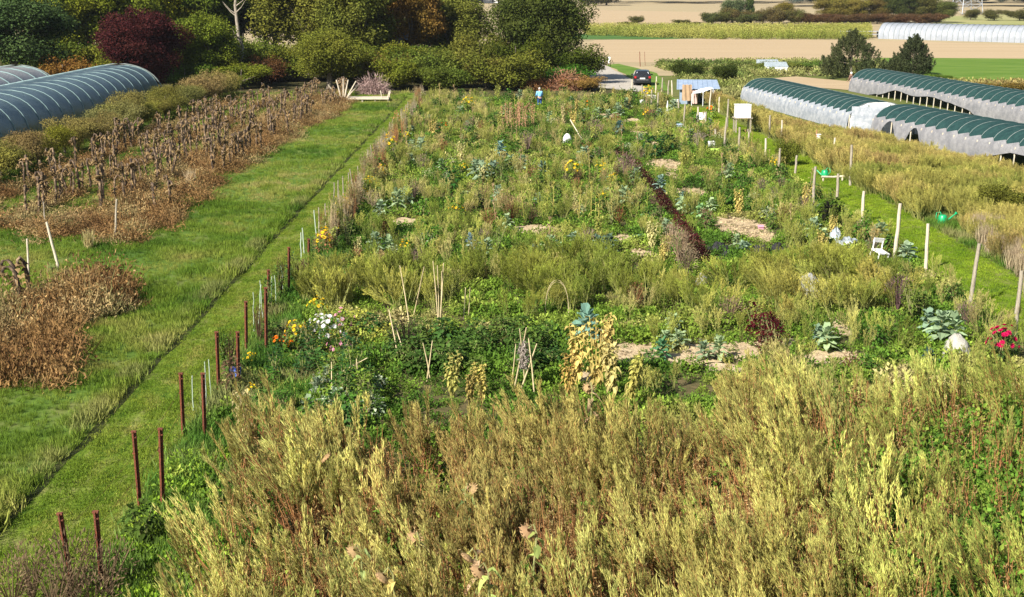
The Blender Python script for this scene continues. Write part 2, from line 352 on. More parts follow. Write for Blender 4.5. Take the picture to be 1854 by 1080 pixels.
# ================================================================== SCATTER PROTOTYPES
def pr_grass(n, L, W, spread, bend=.35, seed=0):
    mb = MB(); p = np.zeros((n, 3)); p[:, :2] = rng.normal(0, spread, (n, 2)); d = unit(n, 0); d[:, 2] = np.abs(d[:, 2]) + rng.uniform(.9, 2.2, n)
    d /= np.linalg.norm(d, axis=1)[:, None]; mb.leaves(p, d, unit(n), L * rng.uniform(.5, 1.1, n), W); return mb.mesh('grass_tuft', LEAFI)
proto_coll('grass', [pr_grass(26, .26, .016, .08) for _ in range(5)])
proto_coll('lawn', [pr_grass(30, .07, .014, .12) for _ in range(4)])
def pr_feather(hh=1.6, nb=30, per=22, ls=.085, spread=.4, stem=STEMI, nst=4, wd=.14, lo=.42, scat=.22, wide=1.0):
    mb = MB(); P = []; D = []
    for q in range(nst):
        a0 = rng.random() * 6.283; h = hh * rng.uniform(.78, 1.08); rb = rng.uniform(.02, .1); lean = rng.uniform(.05, .5) * h * .6
        base = np.array([math.cos(a0) * rb, math.sin(a0) * rb, 0]); top = base + [math.cos(a0) * lean, math.sin(a0) * lean, h]
        mid = base + (top - base) * .5 + [rng.normal(0, .02), rng.normal(0, .02), .0]; mb.tube([base, mid, top * .97 + base * .03], [.009, .007, .003], 3, 1, False)
        for k in range(nb // nst + 2):
            t = rng.uniform(lo, .97); o = base + (top - base) * t; a = rng.random() * 6.283; ang = rng.uniform(.1, .36) * wide
            L = h * spread * (1.1 - t) * rng.uniform(.6, 1.05) + .10
            d = np.array([math.cos(a) * math.sin(ang), math.sin(a) * math.sin(ang), math.cos(ang)]); tip = o + d * L; mb.tube([o, tip], [.004, .002], 3, 1, False)
            n = int(per * (.4 + L / (h * spread))); s = rng.uniform(.12, 1.05, n)[:, None]; P.append(o + (tip - o) * s + rng.normal(0, .011, (n, 3))); D.append(d[None] + unit(n) * scat)
        n = per; s = rng.uniform(.78, 1.03, n)[:, None]; P.append(base + (top - base) * s + rng.normal(0, .011, (n, 3))); D.append(np.array([[0, 0, 1.]]) + unit(n) * scat)
    P = np.concatenate(P); D = np.concatenate(D); mb.leaves(P, D, unit(len(P)), ls * rng.uniform(.6, 1.4, len(P)), ls * wd)
    return mb.mesh('feathery_weed', [LEAFI, stem])
proto_coll('feather', [pr_feather() for _ in range(9)])
proto_coll('featherlow', [pr_feather(1.0, 22, 16, .075, .6, STEMG, 4, .18, .2, .35, 1.5) for _ in range(7)])
def pr_stems():
    mb = MB()
    for k in range(7):
        b = np.array([*rng.normal(0, .08, 2), 0]); t = b + [*rng.normal(0, .12, 2), rng.uniform(.9, 1.5)]; mb.tube([b, (b + t) / 2 + rng.normal(0, .02, 3), t], [.008, .007, .004], 3, 1, False)
        n = 16; s = rng.uniform(.35, 1, n)[:, None]; mb.leaves(b + (t - b) * s, unit(n, .3), unit(n), .07, .02)
    return mb.mesh('dry_stalks', [LEAFI, STEMI])
proto_coll('stems', [pr_stems() for _ in range(4)])
def pr_leafy(n=46, r_=.28, h=.34, L=.11, W=.07):
    mb = MB(); d = unit(n, .5); d[:, 2] = np.abs(d[:, 2]); p = d * np.array([r_, r_, h]) * rng.uniform(.45, 1, (n, 1)); dd = d * .7 + unit(n) * .6
    mb.leaves(p, dd, d + unit(n) * .4, L * rng.uniform(.6, 1.3, n), W * rng.uniform(.7, 1.2, n))
    for k in range(5): mb.tube([(0, 0, 0), p[k]], [.006, .003], 3, 1, False)
    return mb.mesh('leafy_weed', [LEAFI, STEMG])
proto_coll('leafy', [pr_leafy() for _ in range(6)])
proto_coll('leafytall', [pr_leafy(90, .26, .95, .10, .06) for _ in range(5)])
def pr_vine():
    mb = MB()
    for k in range(7):
        a = rng.random() * 6.283; q = []
        p = np.array([0, 0, .05]) + [*rng.normal(0, .1, 2), 0]
        for j in range(6): q.append(p.copy()); a += rng.normal(0, .5); p = p + [math.cos(a) * .12, math.sin(a) * .12, rng.normal(.02, .07)]; p[2] = max(.02, p[2])
        mb.tube(q, .007, 3, 0, False)
    n = 60; p = rng.normal(0, .2, (n, 3)); p[:, 2] = np.abs(p[:, 2]) * .9; mb.leaves(p, unit(n), unit(n, .6), .1 * rng.uniform(.5, 1.3, n), .035)
    return mb.mesh('dead_vine', [LEAFI])
proto_coll('vine', [pr_vine() for _ in range(5)])
def near_w(y, a, b, p0=18, p1=110): t = np.clip((y - p0) / (p1 - p0), 0, 1); return a * (1 - t) + b * t
def thin(x, y, keep): m = rng.random(len(x)) < keep; return x[m], y[m]

# ---- rough meadow grass
x, y = rpts(-29, -9.66, 17, 126, 52); keep = np.clip(near_w(y, 1.0, .32, 20, 80), 0, 1) * (0.75 + .5 * vnoise(x, y, 1.5)); m = rng.random(len(x)) < keep * .8
px_ = CX + F * x / (y * cp + HC * sp); m &= (px_ > -160); x, y = x[m], y[m]
t = .6 * vnoise(x, y, 3.5, 1) + .4 * vnoise(x, y, .9, 2); c = pal([(.07, .14, .018), (.12, .195, .022), (.18, .245, .035), (.27, .28, .065), (.4, .34, .14)], (t - .2) * 1.45)
edge = np.exp(-((x + 9.95) / .25) ** 2); ep = .45 * edge * (vnoise(x, y, 1.3, 44) > .5); c = c * (1 - ep[:, None]) + np.array([.3, .26, .12]) * ep[:, None]
s = (.42 + .65 * vnoise(x, y, 1.6, 3)) * (1 + .9 * edge * (.4 + vnoise(x, y, 1.1, 70))); farz = np.clip((y - 60) / 60, 0, 1); s = s * (1 + .35 * farz)
scatter('meadow_grass', 'rough uneven green grass with straw patches left of the mown path', 'grass', 'grass', x, y, s, jit(c), .15, zs=s * (1 - .25 * farz))
# ---- mown lawn
def pathy(y): return
x, y = rpts(-9.47, -6.9, 17, 120, 55); m = rng.random(len(x)) < near_w(y, 1, .35, 20, 70); x, y = x[m], y[m]
x2, y2 = rpts(14.6, 17.7, 30, 110, 26); x2 = x2 - np.clip(y2 - 75, 0, 99) * .05
t = vnoise(x, y, 1.1, 5) * .6 + vnoise(x, y, .35, 6) * .4
track = np.exp(-((x + 8.75) / .16) ** 2) + np.exp(-((x + 7.7) / .16) ** 2)
c = pal([(.085, .16, .014), (.13, .205, .02), (.19, .25, .03), (.29, .28, .07)], .25 + .9 * (t - .25) + .35 * track)
scatter('lawn_grass', 'short mown yellow green grass of the left path', 'grass', 'lawn', x, y, .8 + .5 * vnoise(x, y, .5, 61), jit(c), .2)
t = vnoise(x2, y2, 1.1, 5); c = pal([(.13, .22, .012), (.19, .28, .02), (.26, .34, .03)], t)
scatter('lawn_grass', 'short mown green grass of the right path', 'grass', 'lawn', x2, y2, 1.2, jit(c), .2)
# grass fringe both sides of the fence
x, y = rpts(-7.5, -4.6, 16, 120, 22); m = (x > fenceL(y) - .05) & (x < fenceL(y) + np.where(y < 34, 2.6, 1.0)); x, y = x[m], y[m]
t = vnoise(x, y, 1.2, 8); c = pal([(.05, .12, .02), (.08, .18, .025), (.13, .22, .04), (.3, .25, .12)], t)
scatter('fringe_grass', 'long grass along the garden side of the rusty posts', 'grass', 'grass', x, y, 1.3 + .6 * vnoise(x, y, 1, 9), jit(c), .2)
x, y = rpts(17.7, 19.5, 30, 112, 14); t = vnoise(x, y, 1.5, 11); c = pal([(.06, .14, .02), (.12, .2, .03), (.3, .27, .12)], t)
scatter('fringe_grass', 'long grass below the golden reed bank', 'grass', 'grass', x, y, 1.2, jit(c), .2)

# ---- garden ground cover
def gardenmask(x, y): return (x > fenceL(y) + .2) & (x < fenceR(y) - .1)
x, y = rpts(-8.3, 15, 24, 119, 15); keep = near_w(y, 1.0, .4, 25, 90); m = (rng.random(len(x)) < keep) & gardenmask(x, y) & ~insoil(x, y, .95)
x, y = x[m], y[m]; t = .55 * vnoise(x, y, 3, 12) + .45 * vnoise(x, y, .8, 13)
c = pal([(.04, .085, .014), (.065, .135, .018), (.11, .2, .025), (.18, .27, .035), (.28, .3, .07), (.44, .38, .17)], (t - .1) * 1.3)
fz = np.clip((y - 30) / 80, 0, 1)
scatter('low_garden_weeds', 'low mixed green weeds and herbs covering the garden beds', 'weeds', 'leafy', x, y, (.35 + .85 * vnoise(x, y, 1.1, 14)) * (1 + .25 * fz), jit(c, .2), .2)
# yellow-green taller weeds between
x, y = rpts(-8.3, 14.7, 30, 118, 1.5); m = gardenmask(x, y) & ~frontsoil(x, y, 30) & ~stripm(x, y) & ~clearm(x, y) & (vnoise(x, y, 2.2, 15) > np.where(y < 40, .56, .45)) & ~((y < 42) & (x < 3)); x, y = x[m], y[m]
t = vnoise(x, y, 1.2, 16); c = pal([(.12, .19, .03), (.24, .3, .05), (.42, .42, .1), (.5, .44, .18), (.36, .25, .12)], t)
scatter('seeding_garden_weeds', 'waist high seeding weeds scattered through the far beds', 'weeds', 'featherlow', x, y, .6 + .5 * vnoise(x, y, 1, 17), jit(c, .2), .15)

def pr_clod():
    mb = MB(); n = 9
    for k in range(n):
        c = np.array([*rng.normal(0, .12, 2), 0]); r_ = rng.uniform(.015, .05); d = unit(12); 
        an = np.arange(6) * 1.047; V = np.vstack([np.stack([np.cos(an) * r_ * rng.uniform(.7, 1.2, 6), np.sin(an) * r_ * rng.uniform(.7, 1.2, 6), np.zeros(6)], 1), np.stack([np.cos(an) * r_ * .6, np.sin(an) * r_ * .6, np.full(6, r_ * .7)], 1)]) + c
        mb.add(V, [[j, (j + 1) % 6, 6 + (j + 1) % 6, 6 + j] for j in range(6)]); mb.add(V[6:], [[0, 1, 2, 3], [0, 3, 4, 5]])
    p = rng.normal(0, .14, (14, 3)); p[:, 2] = .01; mb.leaves(p, unit(14) * [1, 1, .2], np.tile([0, 0, 1.], (14, 1)), .09, .012)
    return mb.mesh('clods', [LEAFI])
proto_coll('clods', [pr_clod() for _ in range(4)])
xs, ys = [], []
for cx, cy, ax, ay in SOILW:
    k = int(ax * ay * 3.14 * 9) + 4; a = rng.random(k) * 6.283; q = np.sqrt(rng.random(k)) * 1.05; xs.append(cx + ax * q * np.cos(a)); ys.append(cy + ay * q * np.sin(a))
x = np.concatenate(xs); y = np.concatenate(ys)
scatter('soil_clods', 'clods and dry straw bits lying on the bare soil patches', 'soil', 'clods', x, y, .8 + .8 * rng.random(len(x)), jit(pal([(.3, .22, .13), (.5, .4, .25), (.58, .48, .28)], rng.random(len(x)))), .1, z=.01)
m = rng.random(len(x)) < .22; scatter('soil_seedlings', 'small green seedlings on the bare soil patches', 'weeds', 'leafy', x[m], y[m], .2 + .3 * rng.random(m.sum()), jit(pal([(.08, .16, .02), (.2, .26, .05)], rng.random(m.sum()))), .1)
# ---- golden band across the middle
x, y = rpts(-7.5, 14, 32, 52, 6.5); px_, py_ = proj(x, y)
lo = 505 + 14 * np.sin(px_ / 90.) ; hi = 572 + 12 * np.sin(px_ / 70.)
m = (py_ > lo + 24 * (vnoise(x, y, 2, 71) - .5)) & (py_ < hi + 40 * (vnoise(x, y, 1.8, 72) - .5)) & (px_ > 545) & (px_ < 1620) & gardenmask(x, y) & (vnoise(x, y, 1.4, 73) > .36) & ~clearm(x, y); x, y, px_ = x[m], y[m], px_[m]
t = vnoise(x, y, 1.6, 18) * .7 + .3 * ((px_ > 1290) & (px_ < 1600)); c = pal([(.13, .19, .03), (.25, .28, .045), (.4, .37, .085), (.5, .4, .11)], t)
scatter('golden_weed_band', 'golden green feathery weeds forming a band across the middle of the garden', 'weeds', 'featherlow', x, y, .7 + .75 * vnoise(x, y, 1.3, 19), jit(c, .25), .3, lean=-.12)
# ---- foreground mass
x, y = rpts(-7, 14.5, 14.5, 32, 7.5); px_, py_ = proj(x, y)
front = np.where(px_ < 1100, 880, 880 - (px_ - 1100) * .25) + 70 * (vnoise(x, y, 1.3, 20) - .5) + 26 * rng.normal(size=len(x)); front = np.maximum(front, 745)
left = 395 + np.clip(1080 - py_, -100, 400) * .22
m = (py_ > front) & (px_ > left) & (px_ < 2050); x, y, px_, py_ = x[m], y[m], px_[m], py_[m]
right = np.clip((px_ - 1420) / 300, 0, 1); n1 = vnoise(x, y, 1.1, 21); 
m = rng.random(len(x)) < (1 - .55 * right) * (.2 + .65 * (n1 > .42)); xg, yg, pg, n1, rg = x[m], y[m], px_[m], n1[m], right[m]
t = .75 * vnoise(xg, yg, 1.3, 22) + .25 * rng.random(len(xg))
c1 = pal([(.27, .225, .07), (.38, .345, .1), (.47, .445, .13), (.54, .515, .16), (.37, .42, .115)], t); c2 = pal([(.15, .24, .035), (.27, .35, .06), (.42, .46, .11)], t)
brown = np.exp(-((pg - 900) / 260) ** 2) * (vnoise(xg, yg, 1.6, 23) > .45); c = c1 * (1 - rg[:, None] * .55) + c2 * rg[:, None] * .55
c = c * (1 - .38 * brown[:, None]) + np.array([.34, .22, .09]) * .38 * brown[:, None]
s = .66 + .6 * vnoise(xg, yg, 1.1, 24) + .11 * rng.normal(size=len(xg))
scatter('tall_straw_weeds', 'tall straw coloured feathery weeds filling the near end of the garden', 'weeds', 'feather', xg, yg, s, jit(c, .24), .17, lean=-.36)
m = rng.random(len(x)) < .35 * (1 - right) + .15; scatter('dry_brown_stalks', 'reddish brown dry stalks among the straw weeds', 'weeds', 'stems', x[m], y[m], 1.0, jit(pal([(.24, .13, .06), (.36, .24, .1), (.45, .35, .16)], rng.random(m.sum()))), .15, lean=-.1)
m = rng.random(len(x)) < (.1 + .85 * right); xx, yy = x[m], y[m]
c = pal([(.06, .14, .02), (.13, .24, .03), (.24, .32, .05)], rng.random(len(xx)))
scatter('green_leafy_weeds', 'bright green leafy weeds in the near right corner of the garden', 'weeds', 'leafytall', xx, yy, .85 + .5 * rng.random(len(xx)), jit(c, .15), .15)
# bright green herbs, bottom left
x, y = rpts(-7.4, -3.5, 15, 27, 34); px_, py_ = proj(x, y); left = 395 + np.clip(1080 - py_, -100, 400) * .22
m = (x > fenceL(y) + .1) & (px_ < left + 15); x, y = x[m], y[m]; t = vnoise(x, y, .9, 25); c = pal([(.06, .12, .02), (.14, .24, .02), (.26, .4, .035), (.3, .36, .07)], t)
scatter('bright_green_herbs', 'bright green herbs between rusty posts and straw weeds', 'weeds', 'leafy', x, y, .5 + .5 * t, jit(c, .15), .15)
# ---- dead vines, left field
def vinezone(x, y):
    px_, py_ = proj(x, y); n = vnoise(x, y, 1.6, 26)
    a = (x > -25.5) & (x < -15.2 + 1.6 * (n - .5)) & (y > 56 + 6 * (n - .5)) & (y < 122) & (np.abs(x + 22.8) > .9)
    xe = np.interp(py_, [190, 290, 400], [640, 465, 310]); b = (px_ < xe + 40 * (n - .5)) & (py_ > 180) & (py_ < 402 + 20 * n) & (x > -26)
    d = ((px_ - 130) / 125) ** 2 + ((py_ - 565 - (130 - px_) * .22) / 38) ** 2 < .7 + .6 * n; e = (px_ < 125 + 60 * (n - .5)) & (py_ > 575) & (py_ < 705)
    k = (px_ < 250) & (py_ > 395) & (py_ < 445) & (x > -26)
    m3 = vnoise(x, y, .9, 46); rw = np.min([np.abs(x - X0 - (y - 60) * .012) for X0 in (-16.1, -18.7, -21.4, -24.4)], axis=0); return (a & (rw < .15 + .8 * m3) & (n > .36)) | (b & (m3 > .34) & (x > -18.5)) | d | e | (k & (n > .45))
x, y = rpts(-28, -11, 25, 122, 13); m = vinezone(x, y) & (rng.random(len(x)) < near_w(y, 1, .6, 40, 100)); x, y = x[m], y[m]
t = vnoise(x, y, 1.1, 27); c = pal([(.12, .07, .03), (.22, .125, .05), (.3, .18, .07), (.37, .27, .13), (.17, .19, .06)], t)
scatter('dead_brown_vines', 'rust brown withered vines lying over the field left of the path', 'weeds', 'vine', x, y, .8 + .7 * vnoise(x, y, .8, 28), jit(c, .25), .2, zs=(.9 + 1.2 * vnoise(x, y, 1.2, 48)) * (1 + .5 * (y < 50)))
# ---- golden bank on the right
x, y = rpts(14, 31, 36, 116, 9); px_, py_ = proj(x, y)
lft = np.interp(y, [36, 48, 70, 85, 115], [18.8, 18.2, 17.1, 17.2, 16.6]) + .9 * (vnoise(x, y, 1.6, 29) - .5)
rgt = np.where(y > 90, 20.3 - (y - 90) * .136 + 1.2, 23.2 + .22 * (90 - y))
m = (x > lft) & (x < rgt) & ~clearm(x, y); m_ = m; x, y = x[m], y[m]; t = .6 * vnoise(x, y, 2, 30) + .4 * vnoise(x, y, 6, 31)
c = pal([(.11, .16, .03), (.22, .25, .05), (.37, .34, .085), (.46, .38, .12), (.36, .25, .1), (.2, .24, .05)], t)
scatter('golden_reed_bank', 'golden yellow reeds and goldenrod bank between right path and plastic tunnels', 'reeds', 'featherlow', x, y, (.7 + .65 * vnoise(x, y, 1.6, 32)) * np.clip(1.05 - (x - lft[m_]) / np.maximum(rgt[m_] - lft[m_], 1) * .45, .55, 1.05), jit(c, .2), .22, lean=-.15)
# allotment weeds beyond, right of the car
x, y = rpts(18, 60, 118, 185, 1.6); px_, py_ = proj(x, y); m = (py_ > 112 + 6 * vnoise(x, y, 6, 33)) & (px_ > 1170) & (px_ < 1600) & ~((px_ < 1225) & (py_ > 128)) & ~((px_ > 1360) & (py_ > 138)); x, y = x[m], y[m]
t = vnoise(x, y, 5, 34); c = pal([(.09, .13, .035), (.17, .2, .05), (.28, .27, .1), (.13, .2, .04)], t)
scatter('allotment_weeds', 'mixed weeds and low crops beyond the shed', 'weeds', 'leafy', x, y, 2.2, jit(c, .2), .2)
x, y = rpts(20, 60, 90, 135, 2.2); px_, py_ = proj(x, y); m = (px_ > 1600) & (py_ > 136) & (py_ < 165) & (py_ > 136 + (1854 - px_) * .07); x, y = x[m], y[m]; t = vnoise(x, y, 3, 35)
c = pal([(.12, .17, .04), (.3, .27, .09), (.25, .15, .07)], t); scatter('weed_margin', 'ragged yellow and brown weeds at the edge of the green crop', 'weeds', 'leafy', x, y, 2.3, jit(c, .2), .2)
# maize strip far away
x, y = rpts(15, 130, 190, 300, .9); px_, py_ = proj(x, y); m = (py_ < 71 - np.clip(1300 - px_, 0, 300) * .03) & (py_ > 50) & (px_ > 1060) & (px_ < 1575); x, y, py_ = x[m], y[m], py_[m]
t = np.clip(vnoise(x, y, 12, 36) * .6 + (66 - py_) / 40, 0, 1); c = pal([(.16, .22, .03), (.4, .38, .1), (.52, .44, .17)], t)
scatter('maize_crop', 'ripe yellow green maize strip behind the stubble field', 'crop', 'leafytall', x, y, 2.3, jit(c, .12), .1, zs=1.9)

# ================================================================== TREES
def gx(px, Y): return (px - CX) / F * (Y * cp + HC * sp)
def crown_mb(rx, ry, z0, z1, ncl, rc, npl, L, up=.0, taper=0.0, droop=.2, asp=.6, loose=0):
    mb = MB(); nl = max(10, ncl // 8); ld = unit(nl, up); lq = rng.uniform(.3, .72, nl); lr = rng.uniform(.3, .48, nl); li = rng.integers(0, nl, ncl)
    if loose: lq = rng.uniform(.4, .82, nl); lr = rng.uniform(.2, .36, nl)
    e = ld[li] * lq[li][:, None] + unit(ncl) * (lr[li] * rng.uniform(.5, 1, ncl))[:, None]
    cz = (z0 + z1) / 2; hz = (z1 - z0) / 2 - rc * .5
    C = np.stack([e[:, 0] * (rx - rc * .4), e[:, 1] * (ry - rc * .4), cz + e[:, 2] * hz], 1); C[:, 2] = np.maximum(C[:, 2], z0 + rc * .45)
    r_ = rc * rng.uniform(.6, 1.3, ncl)
    for i in range(ncl):
        n = int(npl * (r_[i] / rc) ** 2); u = unit(n, .25); p = C[i] + u * r_[i] * rng.uniform(.55, 1.12, (n, 1)) * np.array([1.15, 1.15, .85])
        mb.leaves(p, unit(n) + [0, 0, -droop], u + unit(n) * .55, L * rng.uniform(.6, 1.35, n), L * asp)
    return mb, C
def trunk_mb(C, h, r0, n=8, nl=12):
    mb = MB(); top = np.array([rng.normal(0, .15), rng.normal(0, .15), h])
    mb.tube([(0, 0, -.1), (0, 0, h * .15), top * [.5, .5, .55], top], [r0 * 1.3, r0, r0 * .75, r0 * .3], n)
    for i in rng.choice(len(C), min(nl, len(C)), replace=False):
        c = C[i]; s0 = np.array([0, 0, rng.uniform(.2, .75) * min(h, c[2])]); m = (s0 + c) / 2 + rng.normal(0, .12, 3)
        mb.tube([s0, m, c], [r0 * .4, r0 * .25, r0 * .08], 5)
    return mb
def tree_proto(name, cat, rx, z0, z1, ncl, rc, npl, L, r0, bark=BARK, **kw):
    root = empty(name); root['category'] = cat
    mb, C = crown_mb(rx, rx, z0, z1, ncl, rc, npl, L, **kw)
    trunk_mb(C, z0 + (z1 - z0) * .6, r0).obj('trunk', bark, root)
    c = mb.obj('crown', LEAF, root); c['tinted'] = 1
    return Proto(root)
T1 = tree_proto('broadleaf_tree', 'tree', 4.5, .6, 11, 170, .95, 230, .25, .26, loose=1)
T2 = tree_proto('broadleaf_tree', 'tree', 4.2, .8, 10, 150, .95, 240, .24, .24, loose=1)
T3 = tree_proto('round_tree', 'tree', 5.0, .1, 10.5, 250, 1.05, 250, .23, .35, up=-.15)
S1 = tree_proto('shrub', 'shrub', 2.6, .0, 4, 90, .6, 150, .17, .1, up=-.3, loose=1)
S2 = tree_proto('shrub', 'shrub', 2.4, .0, 3.6, 80, .58, 150, .15, .1, up=-.3, loose=1)
H1 = tree_proto('hedge_shrub', 'shrub', 1.75, .0, 2.9, 95, .4, 120, .12, .07, up=-.4, droop=-.3, asp=.35)
H2 = tree_proto('hedge_shrub', 'shrub', 1.75, .0, 2.75, 90, .4, 120, .11, .07, up=-.4, droop=-.3, asp=.35)
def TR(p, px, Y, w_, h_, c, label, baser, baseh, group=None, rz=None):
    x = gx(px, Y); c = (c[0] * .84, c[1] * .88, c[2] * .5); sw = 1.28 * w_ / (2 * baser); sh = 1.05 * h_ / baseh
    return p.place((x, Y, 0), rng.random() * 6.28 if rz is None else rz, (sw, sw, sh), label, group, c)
def A1(px, Y, w_, h_, c, l, g_=None): TR(T1, px, Y, w_, h_, c, l, 4.5, 11, g_)
def A2(px, Y, w_, h_, c, l, g_=None): TR(T2, px, Y, w_, h_, c, l, 4.2, 10, g_)
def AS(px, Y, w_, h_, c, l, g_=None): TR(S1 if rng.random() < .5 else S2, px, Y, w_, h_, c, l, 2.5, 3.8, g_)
A1(30, 126, 8.5, 10, (.065, .105, .055), 'blue green tree at the far left edge behind the tunnels')
A2(122, 148, 8, 10.5, (.19, .2, .03), 'yellow green tree right of the blue green tree')
A1(215, 152, 9, 12, (.16, .18, .03), 'tall olive tree directly behind the dark purple bush')
A2(290, 158, 9, 13, (.27, .25, .03), 'brightest yellow tree behind the dark purple bush')
A1(365, 160, 7, 12, (.13, .17, .035), 'tall green tree between the yellow tree and the dark trunks')
T3.place((gx(258, 127), 127, 0), 1, (.98, .85, .82), 'dark purple leaved bush behind the left tunnel', None, (.06, .014, .014))
AS(117, 122.5, 5, 4.3, (.21, .1, .04), 'rust brown shrub behind the left tunnel arch')
A2(385, 133, 6.6, 7.6, (.14, .17, .03), 'rounded green tree right of the dark purple bush')
AS(335, 129, 4.5, 3.4, (.1, .15, .03), 'green shrub at the right foot of the purple bush')
A1(440, 168, 9, 14, (.05, .065, .02), 'dark tree with a pale trunk in front')
A2(500, 176, 9, 14, (.06, .07, .02), 'dark tree right of the pale trunk')
AS(480, 134, 4, 3.6, (.1, .045, .03), 'low dark reddish shrub under the dark trees')
AS(435, 130, 5, 3.2, (.15, .17, .03), 'low yellow green shrub under the dark trees')
AS(478, 141, 5, 5.5, (.13, .16, .04), 'green shrub beside the pale trunk')
A1(560, 152, 11, 13, (.17, .165, .045), 'large olive tree rising above the round shrub')
A2(655, 146, 8.5, 12, (.14, .145, .04), 'olive brown tree between the round shrub and the rusty tree')
T3.place((gx(597, 131), 131, 0), 2.2, (1.0, .8, .62), 'big round olive shrub behind the brush pile', None, (.14, .15, .02))
A1(746, 150, 6.5, 11, (.22, .125, .05), 'rusty orange tree left of the big dark tree')
A2(700, 158, 6, 7, (.06, .085, .025), 'small dark green tree left of the rusty tree')
A1(815, 154, 8, 9.2, (.15, .155, .045), 'olive tree right of the rusty tree')
A2(790, 168, 8, 10, (.14, .13, .04), 'tall olive tree behind the rusty tree')
for i, (px, Y, w_, h_, c, l) in enumerate([
    (722, 130, 5, 3.8, (.15, .165, .03), 'yellow green shrub at the end of the grass path'), (775, 132, 5.5, 4.4, (.12, .15, .04), 'grey green shrub under the rusty tree'),
    (840, 133, 6, 5, (.15, .15, .045), 'olive shrub left of the big dark tree'), (880, 131, 5, 4, (.16, .13, .05), 'brownish shrub left of the big dark tree'),
    (915, 129, 6, 4.6, (.15, .155, .04), 'olive shrub under the left side of the big dark tree'), (985, 134, 7, 2.6, (.06, .15, .025), 'low bright green shrub under the big dark tree'),
    (805, 128, 5, 3, (.11, .14, .035), 'low dark green shrub under the olive tree'), (690, 133, 4.5, 4.2, (.16, .11, .045), 'brown green shrub right of the brush pile')]):
    AS(px, Y, w_, h_, c, l)
T3.place((gx(973, 140), 140, 0), .3, (1.12, 1.05, 1.1), 'big dark green round tree beside the gravel road', None, (.06, .078, .015))
for i in range(13):
    px = -40 + i * 58 + random.uniform(-10, 10); (A1 if i % 2 else A2)(px, 186 + random.uniform(-6, 8), 10, 14, random.choice([(.1, .12, .03), (.13, .14, .04), (.08, .11, .03)]), 'tall olive green tree in the back row of the wood', 'back row of trees in the wood')
for px, Y, w_, h_, c, l in [(868, 140, 7, 6.5, (.14, .14, .04), 'olive shrub filling the gap left of the big dark tree'), (932, 134, 6, 6, (.07, .085, .018), 'dark olive shrub at the left foot of the big dark tree'), (1032, 138, 5.5, 4.8, (.07, .09, .02), 'dark shrub at the right foot of the big dark tree'), (1000, 138, 5, 3.8, (.07, .1, .02), 'dark green shrub in front of the big dark tree'), (640, 134, 4, 5, (.13, .14, .03), 'olive shrub right beside the big round shrub'), (1055, 129, 4, 1.6, (.3, .17, .08), 'low reddish shrub beside the gravel road')]:
    AS(px, Y, w_, h_, c, l)
# pale bare trunks inside the wood
for px, Y, h_, ln in [(434, 150, 11, .4), (440, 138, 5.2, -.3)]:
    mb = MB(); mb.tube([(0, 0, -.1), (ln * .3, 0, h_ * .35), (-ln * .4, .1, h_ * .7), (ln, 0, h_)], [.3, .22, .17, .06], 8)
    for k in range(7):
        z = h_ * rng.uniform(.35, .9); a = rng.random() * 6.28; mb.tube([(0, 0, z), (math.cos(a) * .7, math.sin(a) * .5, z + .5), (math.cos(a) * 1.5, math.sin(a), z + 1.4)], [.08, .05, .02], 5)
    o = mb.obj('bare_tree', BARKP, smooth=True); o.location = (gx(px, Y), Y, 0); tag(o, ('tall' if h_ > 8 else 'short') + ' pale bare trunk standing in the dark part of the wood', 'tree')
# hedge along the left tunnels
for i in range(30):
    px = 60 + i * 27 + random.uniform(-12, 12); AS(px, random.uniform(138, 146), random.uniform(5, 7), random.uniform(3.5, 6), random.choice([(.12, .14, .03), (.16, .16, .03), (.09, .12, .025), (.14, .11, .04)]), 'undergrowth shrub between the front shrubs and the tall trees of the wood', 'undergrowth shrubs of the wood')
k = 0; Y = 60.0
while Y < 124:
    p = H1 if rng.random() < .5 else H2; s_ = rng.uniform(.85, 1.12); c = np.array([.2, .175, .05]) * rng.uniform(.85, 1.2) + rng.normal(0, .012, 3)
    p.place((-27.0 + rng.normal(0, .2) + (Y - 60) * .012, Y, 0), rng.random() * 6.28, (s_ * 1.05, s_, s_ * rng.uniform(.8, 1.12)), f'olive brown leafy shrub, {ordw(k)} from the camera in the hedge beside the left tunnel', 'hedge shrubs beside the left tunnel', tuple(np.clip(c, .02, 1)))
    k += 1; Y += rng.uniform(2.1, 2.7)
